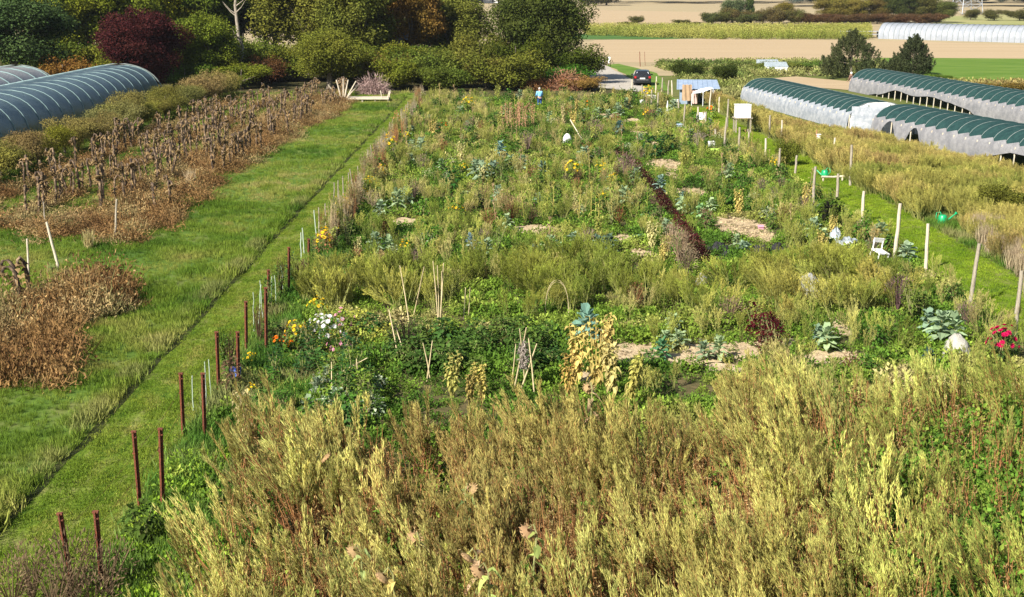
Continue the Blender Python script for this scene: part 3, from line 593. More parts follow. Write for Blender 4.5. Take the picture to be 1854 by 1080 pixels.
# conifers and bushes on the right
def conifer(w_, h_, side=0):
    root = empty('conifer'); root['category'] = 'tree'; mb = MB(); P = []; D = []
    n = 230
    for i in range(n):
        t = rng.random() ** 1.25; a = rng.random() * 6.283; rr = w_ / 2 * (1 - t ** 1.7) * (.35 + .65 * min(1, t * 5 + .45)) * rng.uniform(.55, 1.12); z = .25 + t * (h_ - .7)
        b = np.array([math.cos(a) * rr, math.sin(a) * rr, z]); tip = b + np.array([math.cos(a) * .25, math.sin(a) * .25, rng.uniform(.35, .8)])
        s_ = rng.uniform(-.3, 1, 90)[:, None]; P.append(b + (tip - b) * s_ + rng.normal(0, .13, (90, 3)) * (1.15 - s_)); D.append((tip - b)[None] + unit(90) * .5)
        if i % 9 == 0: pass
    P = np.concatenate(P); D = np.concatenate(D); P[:, 2] = np.maximum(P[:, 2], .05); mb.leaves(P, D, unit(len(P)), .2 * rng.uniform(.6, 1.3, len(P)), .075)
    c = mb.obj('crown', LEAF, root); c['tinted'] = 1
    t = MB(); t.tube([(0, 0, -.1), (0, 0, h_ * .5), (0, 0, h_ * .93)], [.14, .09, .02], 8)
    for i in range(26):
        z = rng.uniform(.2, .8) * h_; a = rng.random() * 6.28; rr = w_ / 2 * (1 - (z / h_) ** 1.5) * .8; t.tube([(0, 0, z - .2), (math.cos(a) * rr, math.sin(a) * rr, z + .2)], [.04, .01], 4)
    t.obj('trunk', BARK, root); return Proto(root)
b = g(1540, 142); conifer(6.8, 5.0).place(b, 0, 1, 'wide bushy dark conifer behind the plastic tunnels', None, (.065, .08, .032))
b = g(1652, 136); conifer(4.4, 4.3).place(b, 1, 1, 'narrower dark conifer right of the wide bushy conifer', None, (.055, .068, .03))
b = g(1622, 137); conifer(2.2, 1.9).place(b, 1, 1, 'low dark conifer shoot touching the narrower conifer', None, (.06, .075, .03))
for px, py, w_, h_, l in [(1247, 142, 2.9, 2.3, 'round dark evergreen bush behind the shed'), (1313, 151, 2.5, 2.7, 'tall round dark evergreen bush right of the shed')]:
    b = g(px, py); AS(px, b.y, w_, h_, (.05, .065, .02), l)
for px, py, w_, h_, c, l in [(1822, 398, 2.7, 1.9, (.13, .13, .035), 'olive bush in the golden reeds near the right edge'), (1505, 398, 1.0, 1.1, (.1, .18, .02), 'yellow green climbing plant heaped on dark straw beside the right path'),
    (1424, 300, 1.3, 1.9, (.14, .16, .04), 'tall green bush in the golden reeds behind the posts'), (1400, 130, 5, 1.5, (.17, .19, .06), 'low green bush in the allotments beyond the shed'), (1465, 128, 4, 1.4, (.12, .18, .05), 'low green bush left of the wide conifer'),
    (1700, 146, 3, .9, (.12, .18, .04), 'low green bush at the edge of the green crop'), (1815, 166, 4.5, 1.2, (.22, .15, .06), 'brown leaved bush near the right edge behind the far tunnel')]:
    AS(px, g(px, py).y, w_, h_, c, l)
# hedgerow in the fields
hy = g(1500, 43).y
for i in range(24):
    px = 1292 + i * 17.5 + random.uniform(-4, 4); fr = px > 1455
    c = (.12, .065, .05) if fr else random.choice([(.09, .1, .05), (.12, .12, .055), (.13, .1, .06)])
    AS(px, hy + random.uniform(-3, 3), random.uniform(5, 7), random.uniform(3.0, 3.6) if fr else random.uniform(3.4, 5.2), c, ('brownish purple bare shrub in the dark hedgerow across the fields' if fr else 'olive green shrub at the left end of the hedgerow across the fields'), 'brown hedgerow shrubs' if fr else 'green hedgerow shrubs')
for px, w_, h_, c, l in [(1325, 7, 6.5, (.13, .16, .12), 'grey green willow in the hedgerow across the fields'), (1358, 2.4, 7.5, (.08, .11, .05), 'slender tree in the hedgerow across the fields'), (1415, 6, 5.6, (.22, .17, .06), 'yellowish tree in the hedgerow across the fields'),
    (1505, 9, 6.8, (.2, .16, .06), 'first golden brown tree behind the brown hedgerow from the left'), (1550, 8, 6.8, (.24, .19, .07), 'brightest golden tree behind the brown hedgerow'), (1590, 7, 6.8, (.15, .11, .05), 'brown tree behind the brown hedgerow'),
    (1630, 9, 8, (.07, .085, .04), 'dark green tree behind the brown hedgerow'), (1665, 8, 7.2, (.12, .11, .05), 'brownish green tree behind the brown hedgerow'), (1700, 8, 6, (.13, .14, .06), 'pale green tree at the right end of the brown hedgerow')]:
    A2(px, hy + 12, w_, h_, c, l)
for px, py, w_, h_ in [(1153, 43, 3.5, 2.6), (1235, 44, 4.5, 1.6), (1135, 44, 5, .9), (1252, 44, 5, .8), (1757, 36, 5, 4), (1800, 37, 7, 4), (1846, 37, 7, 4), (1065, 10, 16, 8), (1098, 9, 18, 11)]:
    b = g(px, py); AS(px, b.y, w_, h_, (.11, .1, .05), f'lone {"tall" if h_ > 3 else "low"} shrub in the far fields, {"left of the hedgerow" if px < 1270 else "near the pylon"}', 'lone shrubs in the far fields')
tm = [p.ch[1].data if 'crown' in p.ch[1].name else p.ch[0].data for p in (T1, T2)]
def itree(m):
    m = m.copy(); m.materials.clear(); m.materials.append(LEAFI); return m
proto_coll('fartree', [itree(m) for m in tm])
x = np.concatenate([rng.uniform(-150, 420, 330), rng.uniform(120, 330, 90)]); y = np.concatenate([rng.uniform(700, 790, 330), rng.uniform(600, 640, 90)])
px_, _ = proj(x, y); m = (px_ > 1020) | (px_ < 900); x, y = x[m], y[m]
scatter('far_wood', 'dark blue green wood along the horizon', 'woodland', 'fartree', x, y, rng.uniform(1.2, 2.0, len(x)), jit(np.tile([.075, .1, .085], (len(x), 1)), .25), .05, zs=rng.uniform(.9, 1.3, len(x)))
for P_ in (T1, T2, T3, S1, S2, H1, H2): P_.drop()

# ================================================================== POLYTUNNELS
FILM_BLUE = film('blue_grey_film', (.05, .085, .105), (.09, .13, .15), .12, .3, 1.2, .6)
FILM_GREY = film('grey_film', (.2, .21, .23), (.28, .28, .29), .12, .35)
FILM_WHITE = film('white_film', (.6, .62, .66), (.36, .4, .46), .35, .35, 2.5)
FILM_DULL = film('dusty_film', (.42, .41, .42), (.27, .27, .29), .35, .5, 2.0)
NET = film('green_shade_net', (.014, .045, .045), (.022, .066, .062), .15, .85, 3.0, .2)
HOOP = surf('galvanised_hoop', (.2, .23, .22), (.14, .17, .16), 2, .45)
def tun(name, label, p0, p1, w_, h_, nb, cover, groups=None, cat='polytunnel', open_fn=None, film_m=FILM_WHITE, side_h=1.05, end0=None, end1=None, hoopr=.035, hoop_out=.03, sq=.75, hoopm=HOOP):
    p0 = np.array(p0, float); p1 = np.array(p1, float); ax = p1 - p0; Ln = np.linalg.norm(ax); rz = math.atan2(ax[1], ax[0]) - math.pi / 2
    root = empty(name, (p0[0], p0[1], 0), rz); tag(root, label, cat, groups)     # local: +Y along the tunnel
    def prof(a, out=0, drop=0):
        th = math.pi * a; c_, s_ = math.cos(th), math.sin(th)
        return np.array([-(w_ / 2 + out) * math.copysign(abs(c_) ** sq, c_), (h_ + out) * abs(s_) ** sq])
    A = np.linspace(0, 1, 25); zz = np.array([prof(a)[1] for a in A])
    for i in range(nb + 1):
        mb = MB(); y_ = Ln * i / nb; mb.tube([(*[prof(a, hoop_out)[0]], y_, prof(a, hoop_out)[1]) for a in np.linspace(0, 1, 17)], hoopr, 5)
        mb.obj('hoop', hoopm, root, True)
    def skin(sel, nm_, mat, edge=None):
        mb = MB(); rows = []; sub = 4
        ys = [(i + j / sub) * Ln / nb for i in range(nb) for j in range(sub)] + [Ln]
        for n_, y_ in enumerate(ys):
            f = (n_ % sub) / sub; sag = -.07 * math.sin(math.pi * f); row = []
            for a in sel:
                q = prof(a, sag if .12 < a < .88 else sag * .4); z = q[1]; x_ = q[0]
                if edge: x_, z = edge(a, x_, z, y_, f)
                row.append((x_, y_, z))
            rows.append(row)
        n = len(sel); V = np.array(rows).reshape(-1, 3)
        fcs = [[i * n + j, i * n + j + 1, (i + 1) * n + j + 1, (i + 1) * n + j] for i in range(len(ys) - 1) for j in range(n - 1)]
        mb.add(V, fcs); return mb.obj(nm_, mat, root, True)
    if cover == 'full': skin(A, 'cover', film_m)
    else:
        lo = [a for a in A if a <= .5 and prof(a)[1] <= side_h + .25]
        for side in (0, 1):
            sel = np.array(lo) if side == 0 else 1 - np.array(lo)
            def edge(a, x_, z, y_, f, side=side):
                t = z / (side_h + .3); top = side_h + .16 - .26 * f; bot = open_fn(y_ / Ln, side) if open_fn else .0
                z2 = bot + (top - bot) * min(1, t); sgn = -1 if side == 0 else 1
                aa = .5 - .5 * (1 - 0); r_ = min(1, (max(z2, .0001) / h_) ** (1 / sq)); x2 = sgn * (w_ / 2 + .09) * (1 - r_ * r_ * .96) ** (sq / 2)
                return x2, z2
            skin(np.linspace(.0, .5, 9)[:len(sel) + 3] if side == 0 else 1 - np.linspace(.0, .5, 9)[:len(sel) + 3], 'side_sheet', film_m, edge)
        up = A[(zz > side_h - .25)]; skin(up, 'shade_net', NET)
        mb = MB()
        for i in range(nb + 1):
            for sx in (-1, 1): mb.tube([(sx * w_ / 2 * .985, Ln * i / nb, -.05), (sx * w_ / 2 * .96, Ln * i / nb, side_h * .9)], .045, 6)
        mb.obj('leg_posts', WOODP, root)
    for e, m_, y_ in ((end0, end0, 0.0), (end1, end1, Ln)):
        if e:
            mb = MB(); V = [(0, y_, h_ * .4)] + [(prof(a, -.03)[0], y_ + .05 * math.sin(a * 40), prof(a, -.03)[1]) for a in A]
            mb.add(V, [[0, i, i + 1] for i in range(1, 25)] + [[0, 25, 1]]); mb.obj('end_sheet', m_, root, True)
            for xx in (-w_ * .18, w_ * .18): fr = MB(); fr.tube([(xx, y_ - .04, 0), (xx, y_ - .04, h_ * .9)], .04, 5); fr.obj('door_post', HOOP, root)
    return root
HOOPG = surf('pale_green_hoop', (.22, .32, .32), (.18, .27, .28), 2, .5)
tun('polytunnel', 'long tunnel of blue grey film with pale hoops left of the olive hedge', (-34.6, 62), (-34.6, 117), 7.6, 3.1, 24, 'full', film_m=FILM_BLUE, hoopr=.03, hoop_out=.015, hoopm=HOOPG)
tun('polytunnel', 'greyer tunnel behind the blue grey tunnel at the left edge', (-42.9, 62), (-42.9, 115), 7.6, 3.1, 18, 'full', film_m=FILM_GREY, hoopr=.05, hoopm=HOOPG)
for X0, Y0, lb in ((-34.6, 118.2, 'bare pale end hoop just beyond the blue grey tunnel'), (-42.9, 116.2, 'bare pale end hoop just beyond the greyer left tunnel')):
    mb = MB(); mb.tube([(-3.8 * math.cos(math.pi * a), 0, 3.15 * math.sin(math.pi * a) ** .8 if 0 < a < 1 else 0) for a in np.linspace(0, 1, 25)], .06, 6)
    o = mb.obj('tunnel_hoop', HOOP, None, True); o.location = (X0, Y0, 0); tag(o, lb, 'hoop')
tun('polytunnel', 'white sided tunnel with dark green net roof ending in a white door sheet', (25.6, 93), (22.2, 117), 4.4, 2.0, 20, 'net', film_m=FILM_WHITE, side_h=1.25, hoopr=.02, hoop_out=.0, end0=WHITE, end1=FILM_WHITE)
def of2(t, side): return max(0, 1.2 * (1 - (abs(t - .93) / .035) ** 2), 1.1 * (1 - (abs(t - .83) / .03) ** 2), .8 * min(1, (.62 - t) * 9)) * (side == 0)
def of3(t, side): return .75 * min(1, max(0, (t - .22) * 7)) * min(1, max(0, (.86 - t) * 6)) + .1 * math.sin(t * 30) * (.25 < t < .8)
tun('polytunnel', 'nearest dusty white tunnel with dark green net roof running out of the right edge', (33.8, 58), (26.6, 90.5), 4.6, 2.05, 26, 'net', film_m=FILM_DULL, side_h=1.25, hoopr=.02, hoop_out=.0, open_fn=of2, end1=FILM_WHITE)
tun('polytunnel', 'farthest tunnel with green net roof and its white side rolled up on posts', (39.4, 96), (34.6, 128.5), 4.6, 2.1, 26, 'net', film_m=FILM_DULL, side_h=1.25, hoopr=.02, hoop_out=.0, open_fn=of3, end0=FILM_WHITE)
mb = MB(); V = [(x_, .06 * math.sin(i * 2 + j), z_) for j, z_ in enumerate((0, .7, 1.3, 1.75)) for i, x_ in enumerate(np.linspace(0, 3.6, 10))]; mb.add(V, [[j * 10 + i, j * 10 + i + 1, (j + 1) * 10 + i + 1, (j + 1) * 10 + i] for j in range(3) for i in range(9)]); o = mb.obj('door_sheet', FILM_WHITE, None, True); o.location = (23.5, 92.2, 0); o.rotation_euler.z = -.25; tag(o, 'bright white plastic sheet hanging between the two nearer netted tunnels', 'plastic sheet')
a0, a1 = g(1612, 70), g(2100, 84)
tun('polytunnel', 'long white film tunnel beyond the stubble field', (a1.x, a1.y + 3), (a0.x, a0.y + 3), 6.5, 2.9, 46, 'full', film_m=film('far_film', (.42, .45, .5), (.33, .36, .41), .3, .3, 1.0), hoopr=.04)
mb = MB(); mb.box((0, 0, .6), (7.5, 2, .12)); mb.box((0, 0, 1.15), (7.5, 2, .1)); 
for xx in (-3.5, -1.2, 1.2, 3.5): mb.box((xx, 0, .6), (.1, 1.8, 1.2))
o = mb.obj('field_rack', surf('grey_metal', (.4, .42, .45), (.3, .31, .34), 2, .5)); b = g(1590, 68); o.location = (b.x - 3, b.y + 2, 0); tag(o, 'low grey rack at the left end of the far white tunnel', 'rack')

# pylon
b = g(1750, 25); root = empty('electricity_pylon', b, .2); tag(root, 'grey lattice legs of an electricity pylon in the far fields', 'pylon')
mb = MB(); HW = lambda z: 3.3 * (1 - z / 34) + .5
for sx in (-1, 1):
    for sy in (-1, 1): mb.tube([(sx * HW(0), sy * HW(0), 0), (sx * HW(30), sy * HW(30), 30)], .16, 4)
mb.obj('tower_legs', surf('zinc', (.35, .37, .4), (.28, .3, .33), 1, .5, metal=.3), root)
mb = MB(); z = 0
while z < 28:
    z2 = z + 3.2
    for (ax_, s) in ((0, -1), (0, 1), (1, -1), (1, 1)):
        for q in (-1, 1):
            f = lambda u, zz_: ((u * HW(zz_), s * HW(zz_), zz_) if ax_ == 0 else (s * HW(zz_), u * HW(zz_), zz_)); mb.tube([f(-q, z), f(q, z2)], .08, 4)
        mb.tube([f(-1, z2), f(1, z2)], .07, 4)
    z = z2
mb.obj('bracing', bpy.data.materials['zinc'], root)
mb = MB()
for zc, wc in ((20, 6), (25, 7.5), (29, 5)): mb.tube([(-wc, 0, zc), (0, 0, zc + .8), (wc, 0, zc)], .12, 4); mb.tube([(-wc, 0, zc), (0, 0, zc), (wc, 0, zc)], .1, 4)
mb.obj('cross_arms', bpy.data.materials['zinc'], root)
# village roofs
WALLW = surf('white_render', (.75, .74, .72), (.65, .64, .62), .3, .9); ROOFB = surf('slate_roof', (.2, .22, .26), (.15, .16, .19), .5, .7); GLS = surf('dark_glass', (.03, .035, .045), (.05, .055, .06), 2, .15)
for px, w_, h_, l in [(848, 16, 5, 'small white farmhouse with slate roof on the horizon'), (828, 12, 4, 'low barn with slate roof left of the white farmhouse'), (872, 18, 3.5, 'long low barn right of the white farmhouse')]:
    Y = 720; root = empty('farm_building', (gx(px, Y), Y, 0)); tag(root, l, 'building')
    mb = MB(); mb.box((0, 0, h_ * .35), (w_, 8, h_ * .7)); mb.obj('wall', WALLW, root)
    mb = MB(); hw = w_ / 2 + .4; mb.add([(-hw, -4.5, h_ * .7), (hw, -4.5, h_ * .7), (hw, 0, h_ * 1.3), (-hw, 0, h_ * 1.3), (-hw, 4.5, h_ * .7), (hw, 4.5, h_ * .7)], [[0, 1, 2, 3], [3, 2, 5, 4], [0, 4, 5, 1]]); mb.add([(-hw, -4.5, h_ * .7), (-hw, 0, h_ * 1.3), (-hw, 4.5, h_ * .7), (hw, -4.5, h_ * .7), (hw, 4.5, h_ * .7), (hw, 0, h_ * 1.3)], [[0, 1, 2], [3, 4, 5]]); mb.obj('roof', ROOFB, root)
    for k in range(3): mb = MB(); mb.box((-w_ / 3 + k * w_ / 3, -4.02, h_ * .38), (1.2, .1, 1.3)); mb.obj('window', GLS, root)
#CONTINUE2
# ================================================================== POSTS
def post_mesh(h_, r_, mat, n=7, bend=0.0, name='post', taper=.8):
    mb = MB(); q = [(rng.normal(0, .008) + bend * math.sin(t * 3.1), rng.normal(0, .008), -.1 + (h_ + .1) * t) for t in np.linspace(0, 1, 6)]
    mb.tube(q, [r_ * (1 - (1 - taper) * t) for t in np.linspace(0, 1, 6)], n); return mb
RIGHT = [(1145, 143, 170), (1162, 153, 178), (1167, 157, 189), (1187, 138, 168), (1179, 162, 199), (1190, 167, 208), (1198, 140, 165), (1210, 145, 171), (1217, 145, 175), (1227, 180, 212), (1238, 187, 231), (1264, 193, 225), (1277, 202, 229),
         (1285, 160, 199), (1302, 175, 202), (1316, 179, 235), (1312, 212, 265), (1294, 233, 258), (1355, 238, 275), (1338, 230, 277), (1372, 200, 222), (1392, 208, 250), (1385, 250, 290), (1413, 217, 263), (1410, 268, 313), (1440, 281, 315),
         (1508, 249, 293), (1539, 262, 336), (1473, 301, 374), (1515, 314, 360), (1561, 346, 404), (1620, 368, 472), (1677, 405, 492), (1757, 440, 557), (1838, 490, 607)]
for i, (px, yt, yb) in enumerate(sorted(RIGHT, key=lambda q: -q[2])):
    h_ = hgt(px, yb, yt); b = g(px, yb)
    o = post_mesh(h_, .065 + .015 * rng.random(), random.choice([WOOD, WOODP]), bend=rng.normal(0, .02)).obj('wooden_post', random.choice([WOOD, WOODP]), None, True)
    o.location = b; o.rotation_euler = (rng.normal(0, .02), rng.normal(0, .025), 0)
    tag(o, f'weathered pale wooden post, {ordw(i)} from the camera beside the right grass path', 'post', 'wooden posts beside the right path')
# rusty post with a small white box
b = g(1476, 284); root = empty('bird_box_post', b); tag(root, 'slim reddish post carrying a small white box in the golden reeds', 'post')
h_ = hgt(1476, 284, 234); post_mesh(h_, .04, RUST).obj('post', surf('orange_wood', (.4, .2, .1), (.3, .15, .08), 4, .8), root, True)
mb = MB(); mb.box((.12, 0, h_ - .42), (.2, .18, .24)); mb.box((.12, -.02, h_ - .28), (.26, .24, .03)); mb.obj('box', WHITE, root)
# rusty steel posts of the left fence (x top, y top, x base, y base)
LEFT = [(108, 928, 131, 1066), (173, 925, 186, 1072), (242, 780, 253, 915), (290, 775, 295, 926), (327, 675, 332, 790), (367, 675, 371, 796), (392, 600, 396, 706), (430, 600, 432, 702), (445, 545, 446, 640), (481, 520, 482, 645), (486, 488, 486, 560), (523, 447, 523, 537), (559, 432, 559, 502)]
for i, (xt, yt, xb, yb) in enumerate(LEFT):
    h_ = hgt(xb, yb, yt); b = g(xb, yb); tpx, _ = proj(b.x, b.y, h_); dep = b.y * cp + HC * sp; lean = (xt - tpx) / F * dep
    root = empty('rusty_post', b); root.rotation_euler = (0, math.atan2(lean, h_), 0)
    tag(root, f'rusty red brown steel post, {ordw(i)} from the camera between grass path and garden', 'post', 'rusty posts of the left fence')
    mb = MB(); t_ = .08; hh = h_; mb.box((0, 0, hh / 2 - .05), (t_, .012, hh + .1)); mb.box((0, -.032, hh / 2 - .05), (.012, .05, hh + .1)); mb.box((-t_ / 2, .012, hh / 2 - .05), (.006, .03, hh + .1)); mb.box((t_ / 2, .012, hh / 2 - .05), (.006, .03, hh + .1))
    mb.obj('shaft', RUST, root)
    mb = MB(); mb.box((0, -.004, hh - .01), (.1, .07, .03)); mb.box((.03, -.02, hh - .12), (.04, .05, .02)); mb.box((-.03, -.02, hh - .45), (.04, .05, .02)); mb.obj('cap', RUST, root)
# wires between the rusty posts
for i in range(0, len(LEFT) - 2, 2):
    a = g(LEFT[i][2], LEFT[i][3]); b2 = g(LEFT[i + 2][2], LEFT[i + 2][3])
    mb = MB()
    for z in (.6, 1.1): mb.tube([(a.x, a.y, z), ((a.x + b2.x) / 2, (a.y + b2.y) / 2, z - .06), (b2.x, b2.y, z)], .004, 4)
    tag(mb.obj('fence_wire', RUST), f'thin slack wire pair spanning from the {ordw(i)} rusty post of the left fence', 'wire', 'slack wires of the left fence')
# thin pale green stakes
STK = [(350, 680, 744), (374, 655, 735), (383, 650, 730), (460, 528, 600), (468, 515, 590), (476, 508, 580), (492, 500, 560), (500, 498, 555), (513, 480, 530), (545, 420, 470), (551, 412, 460), (573, 380, 430), (590, 368, 420), (578, 375, 425), (604, 330, 395), (612, 326, 380),
       (622, 318, 372), (632, 312, 360), (640, 305, 350), (650, 300, 345), (658, 290, 335), (668, 270, 320), (674, 262, 305), (682, 255, 295), (690, 250, 285), (697, 238, 275), (706, 220, 262), (712, 215, 250), (719, 205, 240), (726, 196, 232), (733, 190, 222), (739, 185, 212)]
for i, (px, yt, yb) in enumerate(STK):
    h_ = hgt(px, yb, yt); o = post_mesh(h_, .016 if i < 9 else .03, GRNST, 5).obj('plant_stake', GRNST if i < 12 else WOOD, None, True); o.location = g(px, yb); o.rotation_euler = (rng.normal(0, .03), rng.normal(0, .04), 0)
    tag(o, f'thin {"pale green" if i < 12 else "grey wooden"} stake, {ordw(i)} from the camera along the left edge of the garden', 'stake', 'thin stakes along the left garden edge')
# stakes and posts in the left field
for xt, yt, xb, yb, r_, m_, l in [(84, 400, 107, 490, .055, WOODP, 'leaning whitish post in the left meadow'), (211, 360, 209, 434, .05, WOOD, 'upright grey wooden post at the edge of the brown vines'), (49, 432, 53, 525, .04, WOODP, 'pale stake beside a withered stump at the left edge'), (79, 365, 82, 412, .03, WOOD, 'short thin stake behind the leaning whitish post'),
                                  (1158, 93, 1159, 120, .05, RUST, 'dark pole standing behind the car'), (1167, 93, 1168, 118, .03, RUST, 'thin dark pole right of the pole behind the car')]:
    h_ = hgt(xb, yb, yt); b = g(xb, yb); tpx, _ = proj(b.x, b.y, h_); dep = b.y * cp + HC * sp; lean = (xt - tpx) / F * dep
    o = post_mesh(h_, r_, m_).obj('wooden_post', m_, None, True); o.location = b; o.rotation_euler = (0, math.atan2(lean, h_), 0); tag(o, l, 'post')
b = g(1103, 114); mb = MB(); mb.box((0, 0, .35), (.28, .25, .7)); mb.box((0, 0, .75), (.34, .3, .12)); mb.tube([(0, 0, .8), (0, 0, .95)], [.12, .04], 8); o = mb.obj('marker_stone', WHITE); o.location = b; tag(o, 'small white marker post where the gravel road meets the field', 'marker')

# ================================================================== CANES IN THE GARDEN
def canes(name, label, cat, px, py, sticks, r_=.02, mat=CANE):
    """sticks: (x foot px, y foot px, x top px, y top px) at the ground depth of (px, py)"""
    b = g(px, py); root = empty(name, b); tag(root, label, cat)
    for (xf, yf, xt, yt) in sticks:
        bf = g(xf, yf); zt = hgt(xt, py, yt); xt_ = (xt - CX) / F * (b.y * cp + (HC - zt) * sp); bf.y = b.y + max(-.5, min(.5, bf.y - b.y))
        mb = MB(); mb.tube([(bf.x - b.x, bf.y - b.y, -.05), ((bf.x + xt_) / 2 - b.x + .01, (bf.y - b.y) / 2, zt / 2), (xt_ - b.x, rng.normal(0, .03), zt)], [r_, r_, r_ * .7], 6); mb.obj('cane', mat, root, True)
    return root
canes('bean_canes', 'bundle of pale bamboo canes spreading upward in the middle of the golden weeds', 'bean canes', 795, 592, [(794, 592, 784, 472), (796, 592, 803, 476), (795, 588, 792, 480), (797, 590, 800, 490)], .018)
canes('bean_canes', 'two crossed pale canes hung with grey withered beans in front of the potato plants', 'bean canes', 955, 716, [(938, 716, 972, 622), (968, 718, 957, 612), (930, 665, 953, 592), (950, 660, 941, 595)], .022)
canes('bean_canes', 'small crossed canes left of the withered bean canes', 'bean canes', 777, 690, [(772, 690, 783, 616), (780, 690, 766, 620)], .018)
canes('bean_canes', 'pair of short bamboo canes right of the cane bundle', 'bean canes', 843, 575, [(839, 578, 843, 520), (848, 572, 851, 520)], .015)
canes('bean_canes', 'leaning dry cane and dead stem left of the cane bundle', 'bean canes', 735, 585, [(742, 590, 724, 480), (752, 560, 768, 482)], .018)
canes('bean_canes', 'low horizontal rail on two canes above the white leaved squash', 'bean canes', 620, 720, [(598, 735, 600, 655), (650, 728, 645, 650), (560, 690, 665, 648)], .014)
canes('bean_canes', 'two yellow canes standing among dark plants left of the small crossed canes', 'bean canes', 712, 650, [(714, 690, 704, 560), (728, 690, 716, 590)], .018)
canes('bean_canes', 'single pale cane right of the withered bean canes', 'bean canes', 930, 700, [(925, 700, 934, 622)], .015)
b = g(795, 1000)
# withered beans on the crossed canes
b = g(955, 716); mb = MB(); n = 220; p = np.stack([rng.normal(-.1, .06, n), rng.normal(0, .04, n), rng.uniform(.75, 1.4, n)], 1); mb.leaves(p, unit(n) + [0, 0, -1], unit(n), .12, .04); mb.tube([(-.1, 0, .7), (-.12, 0, 1.1), (-.1, 0, 1.42)], .02, 5)
o = mb.obj('withered_beans', foliage('grey_dead_leaf', (.3, .26, .22), .2, .4, .02, 2.)); o.location = b; tag(o, 'grey withered bean vine hanging on the crossed canes', 'plant')
# wire hoop
b = g(1008, 572); root = empty('wire_hoop', b); tag(root, 'pale wire hoop frame standing in the golden weed band', 'frame')
for k in range(2): mb = MB(); mb.tube([(.36 * math.cos(a), .25 * (k - 1), 1.15 * math.sin(a) ** .7 if 0 < a < math.pi - .01 else 0) for a in np.linspace(0, math.pi, 13)], .007, 5); mb.obj('hoop', CANE, root)

# ================================================================== DEAD SUNFLOWERS
def dead_sun(h_, arch=.25, heads=1):
    root = empty('dead_sunflower'); root['category'] = 'sunflower'
    mb = MB(); a = rng.random() * 6.28; dx, dy = math.cos(a), math.sin(a); w1 = rng.normal(0, .05, 2)
    q = [(0, 0, -.05), (w1[0], w1[1], h_ * .4), (w1[0] * .5, w1[1] * .5, h_ * .85), (dx * arch * .4, dy * arch * .4, h_ * 1.0), (dx * arch, dy * arch, h_ * .97), (dx * arch * 1.25, dy * arch * 1.25, h_ * .86)]
    mb.tube(q, [.06, .055, .05, .045, .04, .03], 7); mb.obj('stalk', DEADM, root, True)
    e = np.array(q[-1]); mb = MB(); an = np.linspace(0, 6.283, 12, endpoint=False); tx_ = rng.uniform(.5, 1.0); r1 = .12
    for zz_, rr in ((0, .3), (-.03, 1.0), (-.06, .9)): pass
    ring = lambda z, r_: np.stack([e[0] + np.cos(an) * r_, e[1] + np.sin(an) * r_, e[2] + z + tx_ * r_ * np.cos(an - a)], 1)
    V = np.vstack([ring(.02, .03), ring(.0, r1 * .8), ring(-.04, r1), ring(-.07, r1 * .7)]); f = [[i * 12 + j, i * 12 + (j + 1) % 12, (i + 1) * 12 + (j + 1) % 12, (i + 1) * 12 + j] for i in range(3) for j in range(12)]
    mb.add(V, f); c = np.vstack([ring(-.07, r1 * .7), e + [0, 0, -.06]]); mb.add(c, [[(j + 1) % 12, j, 12] for j in range(12)])
    n = 18; mb.leaves(e + rng.normal(0, .06, (n, 3)), unit(n) * [1, 1, .5] + [0, 0, -.7], unit(n), .2 * rng.uniform(.4, 1.2, n), .06)
    mb.obj('flower_head', DEADL, root)
    mb = MB(); n = 13; t = rng.uniform(.3, .95, n)[:, None]; p = np.array([[w1[0] * .6, w1[1] * .6, 0]]) + t * np.array([[0, 0, h_]]) + rng.normal(0, .03, (n, 3)); mb.leaves(p, unit(n) * [1, 1, .3] + [0, 0, -.9], unit(n), .26 * rng.uniform(.6, 1.2, n), .09)
    mb.obj('withered_leaves', DEADL, root)
    return Proto(root)
SUNP = [dead_sun(rng.uniform(1.25, 1.65), rng.uniform(.08, .3)) for _ in range(7)]
def rowlab(X): return 'in the row nearest the mown path' if X > -17.2 else ('in the second row from the mown path' if X > -19.5 else ('in the third row from the mown path' if X > -22.2 else 'in the row beside the olive hedge'))
cnt = 0
for X0, ya, yb_, st in [(-16.1, 61, 122, .95), (-18.6, 59, 121, .9), (-21.2, 57, 119, .85), (-24.3, 58, 112, 1.1)]:
    Y = ya
    while Y < yb_:
        Y += st * rng.uniform(.3, 1.15)
        if vnoise([X0 * 3], [Y], 4, 40)[0] < .36: Y += 1.2; continue
        X = X0 + rng.normal(0, .25) + (Y - 60) * .012
        SUNP[rng.integers(7)].place((X, Y, 0), rng.random() * 6.28, rng.uniform(.85, 1.25), 'withered brown sunflower with drooping head ' + rowlab(X0), 'dead sunflowers ' + rowlab(X0), tilt=(rng.normal(0, .09), rng.normal(0, .09))); cnt += 1
for px, py, l in [(283, 388, 'dark thick withered sunflower stump alone in front of the rows'), (22, 548, 'withered sunflower stump with pale head at the left edge'), (52, 528, 'withered sunflower leaning on the pale stake at the left edge'), (30, 560, 'short dark stump beside the brown vines at the left edge'), (310, 380, 'withered sunflower right of the dark thick stump')]:
    SUNP[rng.integers(7)].place(g(px, py), rng.random() * 6, (1.3, 1.3, .95), l, None, tilt=(rng.normal(0, .06), rng.normal(0, .06)))
